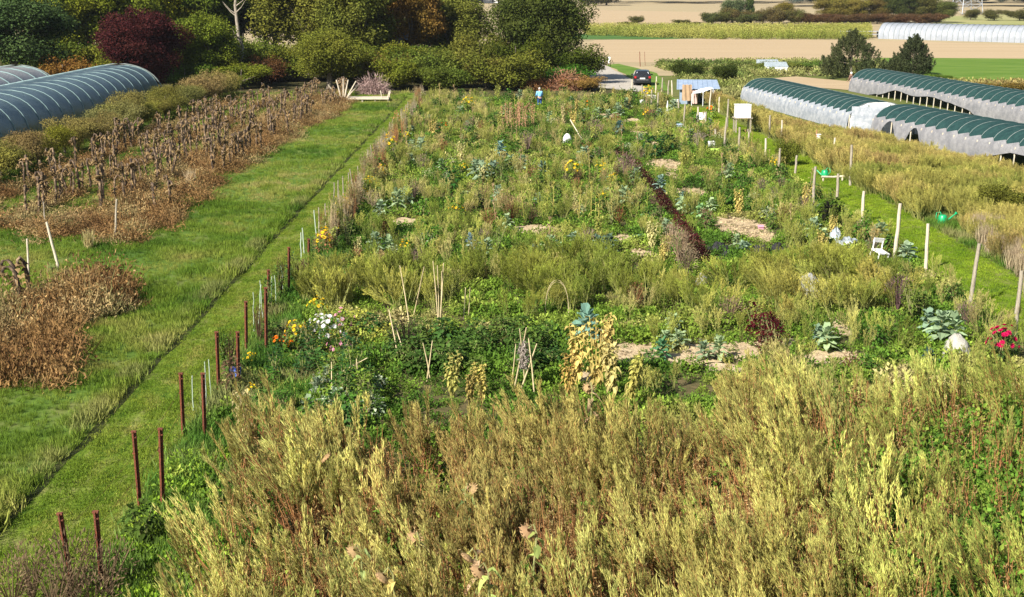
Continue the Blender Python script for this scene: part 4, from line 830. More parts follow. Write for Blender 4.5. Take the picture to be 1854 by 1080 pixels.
# pale grass tussocks left
def tussock(name, n, h_, sp_, w_=.02):
    mb = MB(); d = unit(n) * sp_ + [0, 0, 1]; p = rng.normal(0, .08, (n, 3)); p[:, 2] = 0; mb.leaves(p, d, unit(n), h_ * rng.uniform(.6, 1.1, n), w_); return mb
for px, py, h_, c, l in [(162, 452, .9, (.5, .42, .2), 'pale dry grass tussock in the left meadow'), (345, 340, 1.0, (.6, .48, .3), 'pinkish pale grass tussock among the dead sunflowers'), (94, 495, .4, (.3, .35, .12), 'low green tussock at the foot of the leaning post')]:
    o = tussock('grass_tussock', 150, h_, .3).obj('grass_tussock', LEAFP, None, color=c); o.location = g(px, py); tag(o, l, 'grass')

# ================================================================== END OF PATH: bundle, board, brush piles
b = g(622, 184); root = empty('pole_bundle', b); tag(root, 'fan of bleached poles sticking up at the end of the grass path', 'pole bundle')
for dx, h_, lean in [(-.75, 1.5, -.9), (-.35, 1.9, -.4), (0, 2.0, .05), (.2, 1.9, .35), (.5, 1.8, .9), (.3, 1.5, 1.2)]:
    mb = MB(); mb.tube([(dx * .3, 0, 0), (dx * .5 + lean * .4, 0, h_ * .5), (dx * .5 + lean, rng.normal(0, .1), h_)], [.09, .07, .05], 6); mb.obj('pole', WOODP, root, True)
b = g(668, 183); root = empty('trailer_bed', b); tag(root, 'pale flat wooden platform with a low end rail in front of the brush pile', 'platform')
mb = MB(); mb.box((0, 0, .3), (3.6, 1.6, .14)); mb.obj('deck', WOODP, root)
for xx in (-1.6, -.5, .6, 1.7): mb = MB(); mb.box((xx, 0, .11), (.14, 1.4, .22)); mb.obj('support', WOOD, root)
mb = MB(); mb.tube([(1.7, -.7, .37), (1.85, -.7, .9), (1.85, .7, .9), (1.7, .7, .37)], .05, 6); mb.tube([(1.2, -.7, .37), (1.1, -.7, 1.0)], .05, 6); mb.obj('rail', WOODP, root)
def brush(name, label, px, py, w_, h_, d_, cols, n=700, twig=1.1):
    root = empty(name, g(px, py)); tag(root, label, 'brush pile')
    mb = MB(); d = unit(n); q = rng.uniform(.3, 1, n); p = np.stack([d[:, 0] * w_ / 2 * q, d[:, 1] * d_ / 2 * q, np.abs(d[:, 2]) * h_ * q], 1)
    mb.leaves(p, unit(n) + d * .6, unit(n), twig * rng.uniform(.4, 1, n), .05); o = mb.obj('twigs', LEAFP, root, color=cols[0])
    mb = MB(); n2 = n * 3; d = unit(n2); q = rng.uniform(.3, 1, n2); p = np.stack([d[:, 0] * w_ / 2 * q, d[:, 1] * d_ / 2 * q, np.abs(d[:, 2]) * h_ * .85 * q], 1)
    mb.leaves(p, unit(n2), unit(n2), .16, .07); o = mb.obj('dead_leaves', LEAFP, root, color=cols[1])
brush('brush_pile', 'purplish brown heap of cut branches behind the wooden platform', 676, 172, 3.6, 1.9, 2.4, [(.42, .3, .27), (.3, .2, .18)])
brush('brush_pile', 'reddish brown heap of leaves and twigs right of the person under the big dark tree', 1025, 163, 4.4, 2.3, 2.6, [(.42, .24, .15), (.36, .17, .09)], 700, .7)
brush('brush_pile', 'orange brown low heap of leaves left end of the reddish heap', 968, 163, 3.6, 1.8, 2.2, [(.42, .22, .1), (.38, .19, .08)], 500, .6)
# grey hut in the wood gap
b = gx(716, 150); root = empty('grey_hut', (b, 150, 0)); tag(root, 'small grey hut wall seen through the gap in the wood', 'hut')
mb = MB(); mb.box((0, 0, 2), (2.2, 3, 4)); mb.obj('wall', surf('grey_wall', (.3, .29, .3), (.24, .23, .24), 1, .9), root)
mb = MB(); mb.add([(-1.6, -1.8, 4), (1.6, -1.8, 4), (1.6, 0, 5), (-1.6, 0, 5), (-1.6, 1.8, 4), (1.6, 1.8, 4)], [[0, 1, 2, 3], [3, 2, 5, 4]]); mb.obj('roof', ROOFB, root)
mb = MB(); mb.box((.3, -1.52, 1.9), (.7, .06, .8)); mb.obj('window', GLS, root)

# ================================================================== CAR
def car():
    b = g(1163, 155); root = empty('parked_car', b, R(-4)); tag(root, 'black hatchback seen from behind on the gravel road', 'car')
    BL = surf('black_paint', (.012, .013, .016), (.016, .017, .02), 2, .22, spec=.6); TY = surf('tyre', (.02, .02, .02), (.03, .03, .03), 5, .9); RIM = surf('alloy', (.4, .4, .42), (.3, .3, .32), 3, .35, metal=.8)
    RL = surf('red_lens', (.4, .02, .02), (.3, .01, .01), 5, .3); PL = surf('plate', (.8, .8, .78), (.7, .7, .7), 5, .5); CG = surf('car_glass', (.5, .54, .6), (.65, .68, .72), 1.2, .1, spec=.8)  # car glass is pale: sky reflection painted into its base colour
    # stations: y, bottom z, sill hw, belt z, belt hw, top z, top hw
    S = [(0, .42, .74, .78, .82, .86, .80), (.06, .32, .80, .82, .86, 1.0, .82), (.32, .28, .84, .9, .88, 1.40, .66), (.6, .26, .86, .92, .89, 1.47, .64), (1.6, .24, .86, .93, .9, 1.52, .66), (2.5, .24, .86, .93, .9, 1.46, .65), (3.15, .24, .86, .94, .88, 1.06, .74), (3.3, .24, .86, .92, .88, .99, .78), (4.1, .28, .82, .78, .84, .86, .7), (4.35, .36, .72, .6, .76, .68, .6)]
    rows = []
    for (y, zb, hs, zt, hb, z1, h1) in S:
        half = [(h1 * .55, z1 + .015), (h1, z1 - .03), (hb, zt), (hb * 1.01, (zt + zb) / 2), (hs, zb)]
        rows.append([(-x_, y, z) for x_, z in reversed(half)] + [(x_, y, z) for x_, z in half])
    n = 10; V = np.array(rows).reshape(-1, 3); mb = MB(); mb.add(V, [[i * n + j, (i + 1) * n + j, (i + 1) * n + j + 1, i * n + j + 1] for i in range(len(S) - 1) for j in range(n - 1)])
    for e, rev in ((0, 0), (len(S) - 1, 1)):
        c = V[e * n:(e + 1) * n]; f = [[j, j + 1, n - 2 - j, n - 1 - j] for j in range(n // 2 - 1)]; mb.add(c, [q[::-1] for q in f] if rev else f)
    mb.box((0, 2.2, .3), (1.6, 4.0, .1)); mb.obj('body', BL, root)
    def quad(nm_, P, m): mb = MB(); mb.add(P, [[0, 1, 2, 3]]); o = mb.obj(nm_, m, root); return o
    quad('rear_window', [(-.68, .075, 1.0), (.68, .075, 1.0), (.56, .295, 1.36), (-.56, .295, 1.36)], CG)
    quad('windscreen', [(-.66, 3.14, 1.10), (.66, 3.14, 1.10), (.58, 2.56, 1.46), (-.58, 2.56, 1.46)], CG)
    for s in (-1, 1):
        for y0, y1 in ((.7, 1.55), (1.65, 2.5)): quad('side_window', [(s * .895, y0, .97), (s * .895, y1, .97), (s * .70, y1, 1.40), (s * .70, y0, 1.40)], CG)
        mb = MB(); mb.box((s * .72, .0, .86), (.22, .1, .2)); mb.obj('tail_light', RL, root)
        mb = MB(); mb.box((s * .62, 4.3, .62), (.26, .1, .12)); mb.obj('headlight', PL, root)
        mb = MB(); mb.box((s * 1.0, 2.5, .98), (.2, .1, .13)); mb.obj('wing_mirror', BL, root)
        for yy in (.75, 3.45):
            w_ = empty('wheel', (s * .78, yy, .32)); w_.parent = root; mb = MB(); mb.tube([(-.1, 0, 0), (.1, 0, 0)], .32, 18); mb.obj('tyre', TY, w_); mb = MB(); mb.tube([(s * .09, 0, 0), (s * .115, 0, 0)], .2, 14); mb.obj('rim', RIM, w_)
    mb = MB(); mb.box((0, -.05, .44), (1.62, .16, .22)); mb.obj('rear_bumper', BL, root)
    mb = MB(); mb.box((0, -.03, .74), (.52, .06, .12)); mb.obj('number_plate', PL, root)
    mb = MB(); mb.box((0, -.035, .6), (1.2, .05, .06)); mb.obj('bumper_strip', RIM, root)
    mb = MB(); mb.tube([(0, .04, 1.02), (.2, .1, 1.15), (.38, .15, 1.2)], .012, 4); mb.obj('wiper', TY, root)
car()

# ================================================================== SHED, HIVE BOX, SMALL THINGS
b = g(1262, 186); root = empty('garden_shed', b, R(-6)); root.scale = (1, 1, .88); tag(root, 'small shed with blue grey sheet roof between posts and golden reeds', 'shed')
SHB = surf('blue_boards', (.2, .27, .36), (.26, .33, .42), 3, .7); RFB = surf('blue_grey_sheet', (.22, .29, .4), (.3, .37, .47), 2, .45)
mb = MB(); mb.box((0, 1.2, .75), (3.0, .06, 1.5)); mb.box((1.47, 0, .75), (.06, 2.4, 1.5)); mb.box((-1.47, .4, .75), (.06, 1.6, 1.5)); mb.box((-1.1, -1.17, .75), (.8, .06, 1.5)); mb.obj('wall', SHB, root)
mb = MB(); v = [(-1.8, -1.5, 1.42), (1.85, -1.5, 1.5), (1.7, 1.5, 2.1), (-1.75, 1.5, 2.1)]; v2 = [(x_, y_, z_ + .05) for x_, y_, z_ in v]; mb.add(v + v2, [[3, 2, 1, 0], [4, 5, 6, 7], [0, 1, 5, 4], [1, 2, 6, 5], [2, 3, 7, 6], [3, 0, 4, 7]])
for k in range(9): xx = -1.7 + k * .42; mb.tube([(xx, -1.5, 1.49 + k * .008), (xx * .97, 1.5, 2.16)], .022, 5)
mb.obj('roof', RFB, root)
for xx in (-.6, .5, 1.4): mb = MB(); mb.tube([(xx, -1.35, 0), (xx, -1.35, 1.45)], .05, 6); mb.obj('roof_post', WOODP, root)
def drape(name, label, cat, loc, w_, h_, mat, rz=0, wave=.08):
    mb = MB(); nx, nz = 9, 6; V = [(-w_ / 2 + w_ * i / (nx - 1), wave * math.sin(i * 1.7 + j * .5) + .25 * (1 - j / (nz - 1)) * .4, h_ * j / (nz - 1) + .03 * math.sin(i * 2.1)) for j in range(nz) for i in range(nx)]
    V2 = [(x_, y_ + .015, z_) for x_, y_, z_ in V]; k = nx * nz; f = [[j * nx + i, j * nx + i + 1, (j + 1) * nx + i + 1, (j + 1) * nx + i] for j in range(nz - 1) for i in range(nx - 1)]
    mb.add(V + V2, f + [[q + k for q in reversed(r_)] for r_ in f]); o = mb.obj(name, mat, None, True); o.location = loc; o.rotation_euler.z = rz; return tag(o, label, cat)
TAN = surf('tan_cloth', (.42, .29, .18), (.34, .23, .14), 2, .9); PINK = surf('pinkish_cloth', (.6, .42, .38), (.5, .36, .33), 2, .9)
drape('hanging_cloth', 'tan cloth hanging at the open front of the shed', 'cloth', (g(1241, 188).x, b.y - 1.9, .35), .8, 1.35, TAN)
drape('hanging_cloth', 'pinkish board leaning right of the tan cloth at the shed', 'board', (g(1256, 188).x, b.y - 1.9, .1), .5, 1.1, PINK)
mb = MB(); V = [(-.9, 0, 1.0), (.0, -.3, 1.15), (.9, .2, 1.45), (-.6, .7, 1.15), (.7, .9, 1.5), (0, 1.1, 1.35)]; mb.add(V, [[0, 1, 3], [1, 4, 3], [1, 2, 4], [3, 4, 5]]); mb.add([(x_, y_, z_ - .03) for x_, y_, z_ in V], [[3, 1, 0], [3, 4, 1], [4, 2, 1], [5, 4, 3]])
for (x_, y_, z_) in V[:3]: mb.tube([(x_, y_, 0), (x_, y_, z_)], .03, 5)
o = mb.obj('white_tarp', surf('white_tarp', (.75, .77, .8), (.62, .66, .7), 2, .5)); o.location = (g(1270, 190).x, b.y - 2.6, 0); tag(o, 'white tarp stretched on sticks in front of the shed', 'tarp')
def crate(px, py, w_, h_, m, l, name='garden_crate', cat='crate'):
    mb = MB(); t = .03; mb.box((0, 0, .03), (w_, w_ * .7, .04))
    for s in (-1, 1): mb.box((s * (w_ / 2 - t / 2), 0, h_ / 2 + .052), (t, w_ * .7, h_)); mb.box((0, s * (w_ * .35 - t / 2), h_ / 2 + .052), (w_ - 2 * t - .004, t, h_ - .01))
    for s in (-1, 1): mb.box((0, s * (w_ * .35 + .02), h_), (w_ * 1.04, .03, .04))
    o = mb.obj(name, m); o.location = g(px, py); o.rotation_euler.z = rng.random() * .8 - .4; return tag(o, l, cat)
LIME = surf('lime_plastic', (.45, .7, .12), (.38, .6, .1), 3, .5); DARKP = surf('dark_plastic', (.05, .04, .04), (.08, .06, .05), 3, .5); BLUEP = surf('blue_plastic', (.04, .1, .5), (.05, .13, .55), 3, .5); PINKP = surf('pink_plastic', (.7, .35, .45), (.6, .3, .4), 3, .5)
crate(1293, 281, .55, .35, LIME, 'lime green tub in the far right beds'); crate(1288, 268, .35, .4, WHITE, 'white bucket above the lime green tub'); crate(1236, 234, .7, .12, WHITE, 'flat white tray in the right beds behind the lime tub')
crate(1253, 243, .75, .12, WHITE, 'second flat white tray, nearer and right of the first tray'); crate(1230, 232, .35, .28, BLUEP if 0 else surf('pale_blue_plastic', (.5, .62, .75), (.42, .55, .7), 3, .5), 'pale blue box beside the flat white tray'); crate(1182, 213, .8, .55, DARKP, 'dark brown compost bin in the far right beds')
crate(1222, 188, .6, .35, WHITE, 'white crate on the ground left of the shed'); crate(1270, 217, .7, .5, WHITE, 'white sack shaped bin between two posts right of the shed'); crate(1165, 192, .5, .5, WHITE, 'white bucket at the far right beds near the car'); crate(1177, 183, .9, .5, WHITE, 'white crate beside yellow flowers near the car')
crate(1377, 415, .22, .14, PINKP, 'small pink tub on the bare soil bed'); crate(428, 697, .22, .42, BLUEP, 'bright blue box behind the rusty posts'); crate(1205, 216, .7, .12, WHITE, 'white board with a white cone standing on it')
b = g(1208, 214); mb = MB(); mb.tube([(0, 0, 0.13), (0, 0, .5), (0, 0, 1.35)], [.2, .13, .02], 8); o = mb.obj('white_cone', WHITE, None, True); o.location = b; tag(o, 'white fleece cone over a plant beside the dark compost bin', 'cone')
# white box on stand
b = g(1343, 240); root = empty('box_stand', b, R(3)); tag(root, 'grey wooden stand with four legs under the white box', 'stand')
zt = hgt(1343, 240, 213)
for sx in (-.5, .5):
    for sy in (-.35, .35): mb = MB(); mb.box((sx, sy, zt / 2 - .03), (.09, .09, zt)); mb.obj('leg', WOOD, root)
mb = MB(); mb.box((0, 0, zt + .02), (1.25, .9, .06)); mb.obj('top', WOOD, root)
ztop = hgt(1343, 240, 188); mb = MB(); hh = ztop - zt; root = empty('white_box', (b.x, b.y, zt + .05), R(3)); tag(root, 'white square plastic tank on the wooden stand by the right path', 'tank')
mb.box((0, 0, hh * .44), (1.0, .75, hh * .88)); mb.obj('body', WHITE, root); mb = MB(); mb.box((0, 0, hh * .88 + .03), (1.06, .81, .05)); mb.obj('lid', WHITE, root); mb = MB(); mb.box((.2, -.385, hh * .44), (.03, .02, hh * .84)); mb.obj('seam', surf('grey_seam', (.45, .47, .5), (.4, .4, .42), 3, .5), root)
# watering cans
GCAN = surf('green_plastic', (.01, .33, .13), (.01, .27, .1), 3, .35)
def can(px, py, s, l, rz):
    root = empty('watering_can', g(px, py), rz); root.scale = (s, s, s); tag(root, l, 'watering can')
    mb = MB(); mb.tube([(0, 0, 0), (0, 0, .03), (0, 0, .3), (0, 0, .34)], [.17, .18, .16, .12], 16); mb.obj('body', GCAN, root, True)
    mb = MB(); mb.tube([(.14, 0, .08), (.3, 0, .2), (.5, 0, .36)], [.05, .035, .025], 8); mb.tube([(.49, 0, .35), (.55, 0, .41)], [.03, .07], 10); mb.obj('spout', GCAN, root, True)
    mb = MB(); mb.tube([(-.05, 0, .33), (-.12, 0, .46), (-.26, 0, .42), (-.28, 0, .25), (-.17, 0, .12)], .02, 6); mb.obj('handle', GCAN, root, True)
can(1706, 404, 1.1, 'green watering can lying on the right grass path beside pale grass', .1); can(1493, 320, 1.1, 'green watering can farther back in front of the golden reeds', 2.5)
mb = MB(); mb.tube([(-.6, 0, .25), (0, .1, .22), (.6, 0, .28)], .05, 6); 
for xx in (-.5, .5): mb.tube([(xx, .05, 0), (xx, .05, .26)], .05, 6)
o = mb.obj('garden_bench', WOODP); o.location = g(1508, 328); tag(o, 'low pale log bench right of the farther green watering can', 'bench')
# white chair frame
b = g(1588, 472); root = empty('garden_chair', b, .5); tag(root, 'toppled white plastic chair beside a wooden post', 'chair')
mb = MB(); mb.box((0, 0, .38), (.5, .48, .05)); mb.obj('seat', WHITE, root)
for sx in (-.22, .22):
    for sy in (-.2, .2): mb = MB(); mb.tube([(sx, sy, .36), (sx * 1.15, sy * 1.15, 0)], .03, 6); mb.obj('leg', WHITE, root)
    mb = MB(); mb.tube([(sx, .2, .38), (sx, .3, .8)], .025, 6); mb.obj('back_post', WHITE, root)
mb = MB(); mb.box((0, .28, .72), (.5, .04, .16)); mb.obj('backrest', WHITE, root); root.rotation_euler = (.25, .15, .5)
# crumpled plastic sheets
def crumple(name, label, cat, px, py, w_, h_, mat, amp=.3, full=True, seed=1):
    r2 = np.random.default_rng(seed); mb = MB(); nu, nv = 16, 9; V = []
    for j in range(nv):
        for i in range(nu):
            th = j / (nv - 1) * 1.5708; ph = i / nu * 6.283; q = 1 + amp * (r2.random() - .5)
            V.append((w_ / 2 * q * math.cos(th) * math.cos(ph), w_ / 2 * q * math.cos(th) * math.sin(ph), h_ * q * math.sin(th)))
    mb.add(V, [[j * nu + i, j * nu + (i + 1) % nu, (j + 1) * nu + (i + 1) % nu, (j + 1) * nu + i] for j in range(nv - 1) for i in range(nu)])
    o = mb.obj(name, mat, None, True); o.location = g(px, py); return tag(o, label, cat)
NETW = film('white_net', (.6, .6, .56), (.45, .45, .42), .5, .8, 8); CLEAR = film('clear_sheet', (.35, .42, .45), (.6, .66, .7), .3, .2, 5, .8)
crumple('net_dome', 'pale mesh dome over a plant in the golden weed band', 'net', 1465, 530, .85, .62, NETW, .25, seed=2)
crumple('net_dome', 'small grey mesh dome at the left of the golden weeds on the right', 'net', 1270, 520, .42, .48, NETW, .25, seed=3)
crumple('net_dome', 'white fleece cover in front of the large kale near the red flowers', 'net', 1730, 645, .75, .62, film('white_fleece', (.62, .6, .52), (.5, .48, .42), .35, .8, 6), .2, seed=4)
crumple('plastic_sheet', 'crumpled clear plastic sheet left of the white chair', 'plastic sheet', 1536, 450, .95, .38, CLEAR, .7, seed=5)
crumple('plastic_sheet', 'small dark and clear plastic bundle left of the crumpled sheet', 'plastic sheet', 1512, 440, .45, .5, CLEAR, .8, seed=6)
crumple('white_ball', 'round white balloon tied low in the far beds', 'balloon', 1027, 258, .62, .6, WHITE, .03, seed=7)
mb = MB(); mb.tube([(0, 0, 1.6), (.5, -1.0, .8), (1.0, -2.2, .02)], .035, 6); o = mb.obj('leaning_pole', WOODP); o.location = g(1032, 262); tag(o, 'pale pole leaning diagonally beside the white balloon', 'pole')
for i, (px, py, w_, h_) in enumerate([(1300, 455, .9, .3), (1375, 462, .8, .35), (1408, 458, .5, .35), (1320, 462, .7, .2)]):
    crumple('weed_sheet', f'black crumpled weed sheet, {ordw(i)} of four along the bare bed', 'plastic sheet', px, py, w_, h_, surf('black_sheet', (.012, .012, .014), (.03, .03, .03), 3, .85) if i == 0 else bpy.data.materials['black_sheet'], .7, seed=10 + i)
for i, (px, py) in enumerate([(1405, 133), (1390, 128)]):
    b = g(px, py); root = empty('cold_frame', b); tag(root, ('nearer' if i == 0 else 'farther') + ' grey glazed cold frame in the allotments beyond the shed', 'cold frame')
    mb = MB(); mb.box((0, 0, .4), (2.4, 1.4, .8)); mb.obj('frame', WALLW, root); mb = MB(); mb.add([(-1.25, -.75, .82), (1.25, -.75, .82), (1.25, .75, 1.3), (-1.25, .75, 1.3)], [[0, 1, 2, 3]]); mb.add([(-1.25, .75, .8), (1.25, .75, .8), (1.25, .75, 1.3), (-1.25, .75, 1.3)], [[0, 1, 2, 3]]); mb.obj('pane', CLEAR, root)

# ================================================================== PEOPLE
def skin(name, nodes, edges, mat, parent, sub=2):
    me = bpy.data.meshes.new(name); me.from_pydata([n[0] for n in nodes], edges, []); o = bpy.data.objects.new(name, me); col.objects.link(o); o.parent = parent; me.materials.append(mat)
    m = o.modifiers.new('skin', 'SKIN'); m.use_smooth_shade = True; sv_ = me.skin_vertices[0].data
    for i, n in enumerate(nodes): sv_[i].radius = (n[1], n[2] if len(n) > 2 else n[1])
    sv_[0].use_root = True; s_ = o.modifiers.new('sub', 'SUBSURF'); s_.levels = sub; s_.render_levels = sub; return o
SKIN = surf('skin', (.5, .3, .22), (.45, .26, .19), 6, .6)
def person(loc, rz, label, shirt, pants, hairc, bend=0.0):
    root = empty('person', loc, rz); tag(root, label, 'person')
    b_ = bend; hd = np.array([0, -.35 * b_, 1.62 - .12 * b_]); sh = np.array([0, -.25 * b_, 1.42 - .08 * b_])
    N = [((0, 0, .95), .15, .11), ((0, -.1 * b_, 1.15), .14, .1), (tuple(sh - [0, 0, .08]), .16, .1), (tuple(sh + [0, 0, .06]), .06), (tuple(hd - [0, 0, .06]), .075, .09), (tuple(hd + [0, 0, .05]), .08, .095)]
    E = [(0, 1), (1, 2), (2, 3), (3, 4), (4, 5)]
    for s in (-1, 1):
        k = len(N); N += [((s * .19, sh[1], sh[2] - .04), .055), ((s * .25, sh[1] + .0, 1.13), .042), ((s * .24, sh[1] - .18, .93), .03), ((s * .23, sh[1] - .24, .86), .026, .04)]; E += [(2, k), (k, k + 1), (k + 1, k + 2), (k + 2, k + 3)]
        for f in range(4):
            m = len(N); bx_ = (s * .23 + (f - 1.5) * .018, sh[1] - .28, .83); N += [(bx_, .009), ((bx_[0], bx_[1] - .02, .79 - .008 * (f in (1, 2))), .008), ((bx_[0], bx_[1] - .01, .765), .007)]; E += [(k + 3, m), (m, m + 1), (m + 1, m + 2)]
        m = len(N); N += [((s * .23 - s * .045, sh[1] - .27, .84), .01), ((s * .23 - s * .055, sh[1] - .29, .81), .008)]; E += [(k + 3, m), (m, m + 1)]
        k = len(N); N += [((s * .1, 0, .85), .085), ((s * .11, -.02, .48), .055), ((s * .12, .02, .09), .038), ((s * .12, -.1, .04), .035)]; E += [(0, k), (k, k + 1), (k + 1, k + 2), (k + 2, k + 3)]
    skin('body', N, E, SKIN, root)
    N = [((0, 0, .92), .19, .14), ((0, -.1 * b_, 1.15), .175, .13), (tuple(sh - [0, 0, .07]), .19, .125), (tuple(sh + [0, 0, .02]), .08)]; E = [(0, 1), (1, 2), (2, 3)]
    for s in (-1, 1): k = len(N); N += [((s * .2, sh[1], sh[2] - .04), .078), ((s * .26, sh[1], 1.13), .06), ((s * .245, sh[1] - .15, .97), .045)]; E += [(2, k), (k, k + 1), (k + 1, k + 2)]
    skin('shirt', N, E, shirt, root)
    N = [((0, 0, .93), .17, .13)]; E = []
    for s in (-1, 1): k = len(N); N += [((s * .1, 0, .82), .105), ((s * .11, -.02, .48), .08), ((s * .12, .02, .1), .06)]; E += [(0, k), (k, k + 1), (k + 1, k + 2)]
    skin('trousers', N, E, pants, root)
    mb = MB(); nu = 14; V = []
    for j in range(7):
        th = -.25 + j / 6 * 1.82
        for i in range(nu): ph = i / nu * 6.283; V.append((hd[0] + .1 * math.cos(th) * math.cos(ph), hd[1] + .025 + .115 * math.cos(th) * math.sin(ph), hd[2] + .02 + .125 * math.sin(th)))
    mb.add(V, [[j * nu + i, j * nu + (i + 1) % nu, (j + 1) * nu + (i + 1) % nu, (j + 1) * nu + i] for j in range(6) for i in range(nu)]); mb.obj('hair', hairc, root, True)
    for s in (-1, 1): mb = MB(); mb.tube([(s * .12, .08, .05), (s * .12, -.06, .05), (s * .12, -.17, .035)], [.05, .055, .035], 8); mb.obj('shoe', DARKP, root, True); mb = MB(); mb.tube([(s * .085, hd[1] + .0, hd[2] - .02), (s * .1, hd[1] + .01, hd[2])], [.02, .025], 6); mb.obj('ear', SKIN, root, True)
    mb = MB(); mb.tube([(0, hd[1] - .09, hd[2] + .02), (0, hd[1] - .125, hd[2] - .02), (0, hd[1] - .09, hd[2] - .03)], [.01, .016, .012], 6); mb.obj('nose', SKIN, root, True)
    mb = MB(); mb.box((0, hd[1] - .095, hd[2] - .055), (.045, .01, .01)); mb.obj('mouth', surf('lips', (.35, .14, .12), None, 3, .6), root)
    for s in (-1, 1): mb = MB(); mb.tube([(s * .033, hd[1] - .098, hd[2] + .012), (s * .033, hd[1] - .08, hd[2] + .012)], [.01, .012], 8); mb.obj('eye', DARKP, root, True)
person(g(977, 196), math.pi + .25, 'person in light blue shirt and dark blue trousers standing among the far beds', surf('light_blue_shirt', (.22, .5, .82), (.18, .44, .76), 3, .9), surf('navy_trousers', (.02, .06, .2), (.03, .08, .24), 3, .9), surf('grey_hair', (.45, .42, .4), (.35, .33, .3), 20, .8), .25)
person(g(1540, 163), math.pi + .6, 'tiny person in brown shirt with white hat walking between the green netted tunnels', surf('brown_shirt', (.2, .11, .08), (.15, .09, .07), 3, .9), surf('pink_grey_trousers', (.45, .33, .3), (.4, .3, .28), 3, .9), WHITE, .1)
# ================================================================== GARDEN PLANTS, one by one
def plant(name, cat, parts):
    root = empty(name); root['category'] = cat
    for nm_, mb, mat, tint in parts:
        o = mb.obj(nm_, mat, root); 
        if tint: o['tinted'] = 1
    return Proto(root)
STEMP = surf('plant_stem', (.2, .22, .07), (.3, .28, .12), 6, .8)
def ring_dirs(n, el0, el1):
    a = rng.random() * 6.28 + np.arange(n) * 2.4; el = np.linspace(el0, el1, n); return np.stack([np.cos(a) * np.cos(el), np.sin(a) * np.cos(el), np.sin(el)], 1)
def kale(h_=.55, n=20, L=.38, W=.2):
    st = MB(); st.tube([(0, 0, -.05), (.02, 0, h_ * .6), (0, 0, h_)], [.03, .025, .015], 6)
    lf = MB(); d = ring_dirs(n, .05, 1.25); p = np.stack([d[:, 0] * .02, d[:, 1] * .02, np.linspace(h_ * .35, h_, n)], 1); lf.big(p, d, L * rng.uniform(.75, 1.1, n), W, .45, wave=.35)
    return plant('kale_plant', 'kale', [('stem', st, STEMP, 0), ('leaves', lf, LEAFP, 1)])
def cabbage():
    lf = MB(); d = ring_dirs(22, .1, 1.3); lf.big(np.zeros((22, 3)) + [0, 0, .05], d, np.linspace(.34, .15, 22), np.linspace(.28, .16, 22), .2, wave=.2, prof=(.3, 1, .9, .4))
    return plant('cabbage', 'cabbage', [('leaves', lf, LEAFP, 1)])
def leafybush(h_=.8, r_=.35, n=130, L=.14, W=.1, nm_='vegetable_plant'):
    st = MB(); lf = MB()
    for k in range(7): a = rng.random() * 6.28; q = rng.uniform(.3, 1) * r_; st.tube([(0, 0, -.03), (math.cos(a) * q * .4, math.sin(a) * q * .4, h_ * .5), (math.cos(a) * q, math.sin(a) * q, h_ * rng.uniform(.6, .95))], [.012, .01, .005], 4, cap=False)
    d = unit(n, .3); q = rng.uniform(.5, 1, (n, 1)); p = d * q * [r_, r_, h_ * .5] + [0, 0, h_ * .52]; p[:, 2] = np.maximum(p[:, 2], .03)
    lf.big(p, d * [1, 1, .5] + unit(n) * .5, L * rng.uniform(.6, 1.25, n), W, .35, wave=.15); return plant(nm_, 'plant', [('stems', st, STEMP, 0), ('leaves', lf, LEAFP, 1)])
def corn(h_=1.5):
    st = MB(); st.tube([(0, 0, -.05), (.02, .01, h_ * .5), (0, 0, h_)], [.018, .015, .006], 5); lf = MB(); n = 11
    d = ring_dirs(n, .6, 1.1); p = np.stack([np.zeros(n), np.zeros(n), np.linspace(.15, h_ * .9, n)], 1); lf.big(p, d, .5, .05, .75, prof=(.6, 1, .7, .1))
    n = 20; lf.leaves(np.tile([0, 0, h_ * .95], (n, 1)), unit(n) * .4 + [0, 0, 1], unit(n), .22, .02); return plant('maize_plant', 'maize', [('stalk', st, LEAFP, 1), ('leaves', lf, LEAFP, 1)])
def twiggy(h_=.8, r_=.35, n=150, nm_='dry_bush', twl=.3):
    st = MB()
    for k in range(26):
        a = rng.random() * 6.28; q = rng.uniform(.2, 1) * r_; e = np.array([math.cos(a) * q, math.sin(a) * q, h_ * rng.uniform(.6, 1.05)]); m = e * [.4, .4, .5]; st.tube([(0, 0, 0), m, e], [.012, .008, .004], 3, cap=False)
    lf = MB(); d = unit(n, .4); q = rng.uniform(.4, 1, (n, 1)); p = d * q * [r_, r_, h_ * .5] + [0, 0, h_ * .55]; lf.leaves(p, d + unit(n) * .6 + [0, 0, .5], unit(n), .09 * rng.uniform(.6, 1.4, n), .022)
    return plant(nm_, 'plant', [('twigs', st, LEAFP, 1), ('dead_leaves', lf, LEAFP, 1)])
def yellowplant(h_=1.4, nst=6, nm_='yellowing_sunflower_plant'):
    st = MB(); lf = MB()
    for k in range(nst):
        a = rng.random() * 6.28; q = rng.uniform(.05, .32); e = np.array([math.cos(a) * q, math.sin(a) * q, h_ * rng.uniform(.75, 1.05)]); b_ = e * [.2, .2, 0]; st.tube([b_, (b_ + e) / 2, e], [.014, .012, .008], 5)
        n = 20; t = np.linspace(.25, 1, n)[:, None]; d = ring_dirs(n, -.3, .5); lf.big(b_ + (e - b_) * t, d, .14 * rng.uniform(.4, 1.3, n), .085, .8, wave=.5)
    return plant(nm_, 'plant', [('stems', st, LEAFP, 1), ('leaves', lf, LEAFP, 1)])
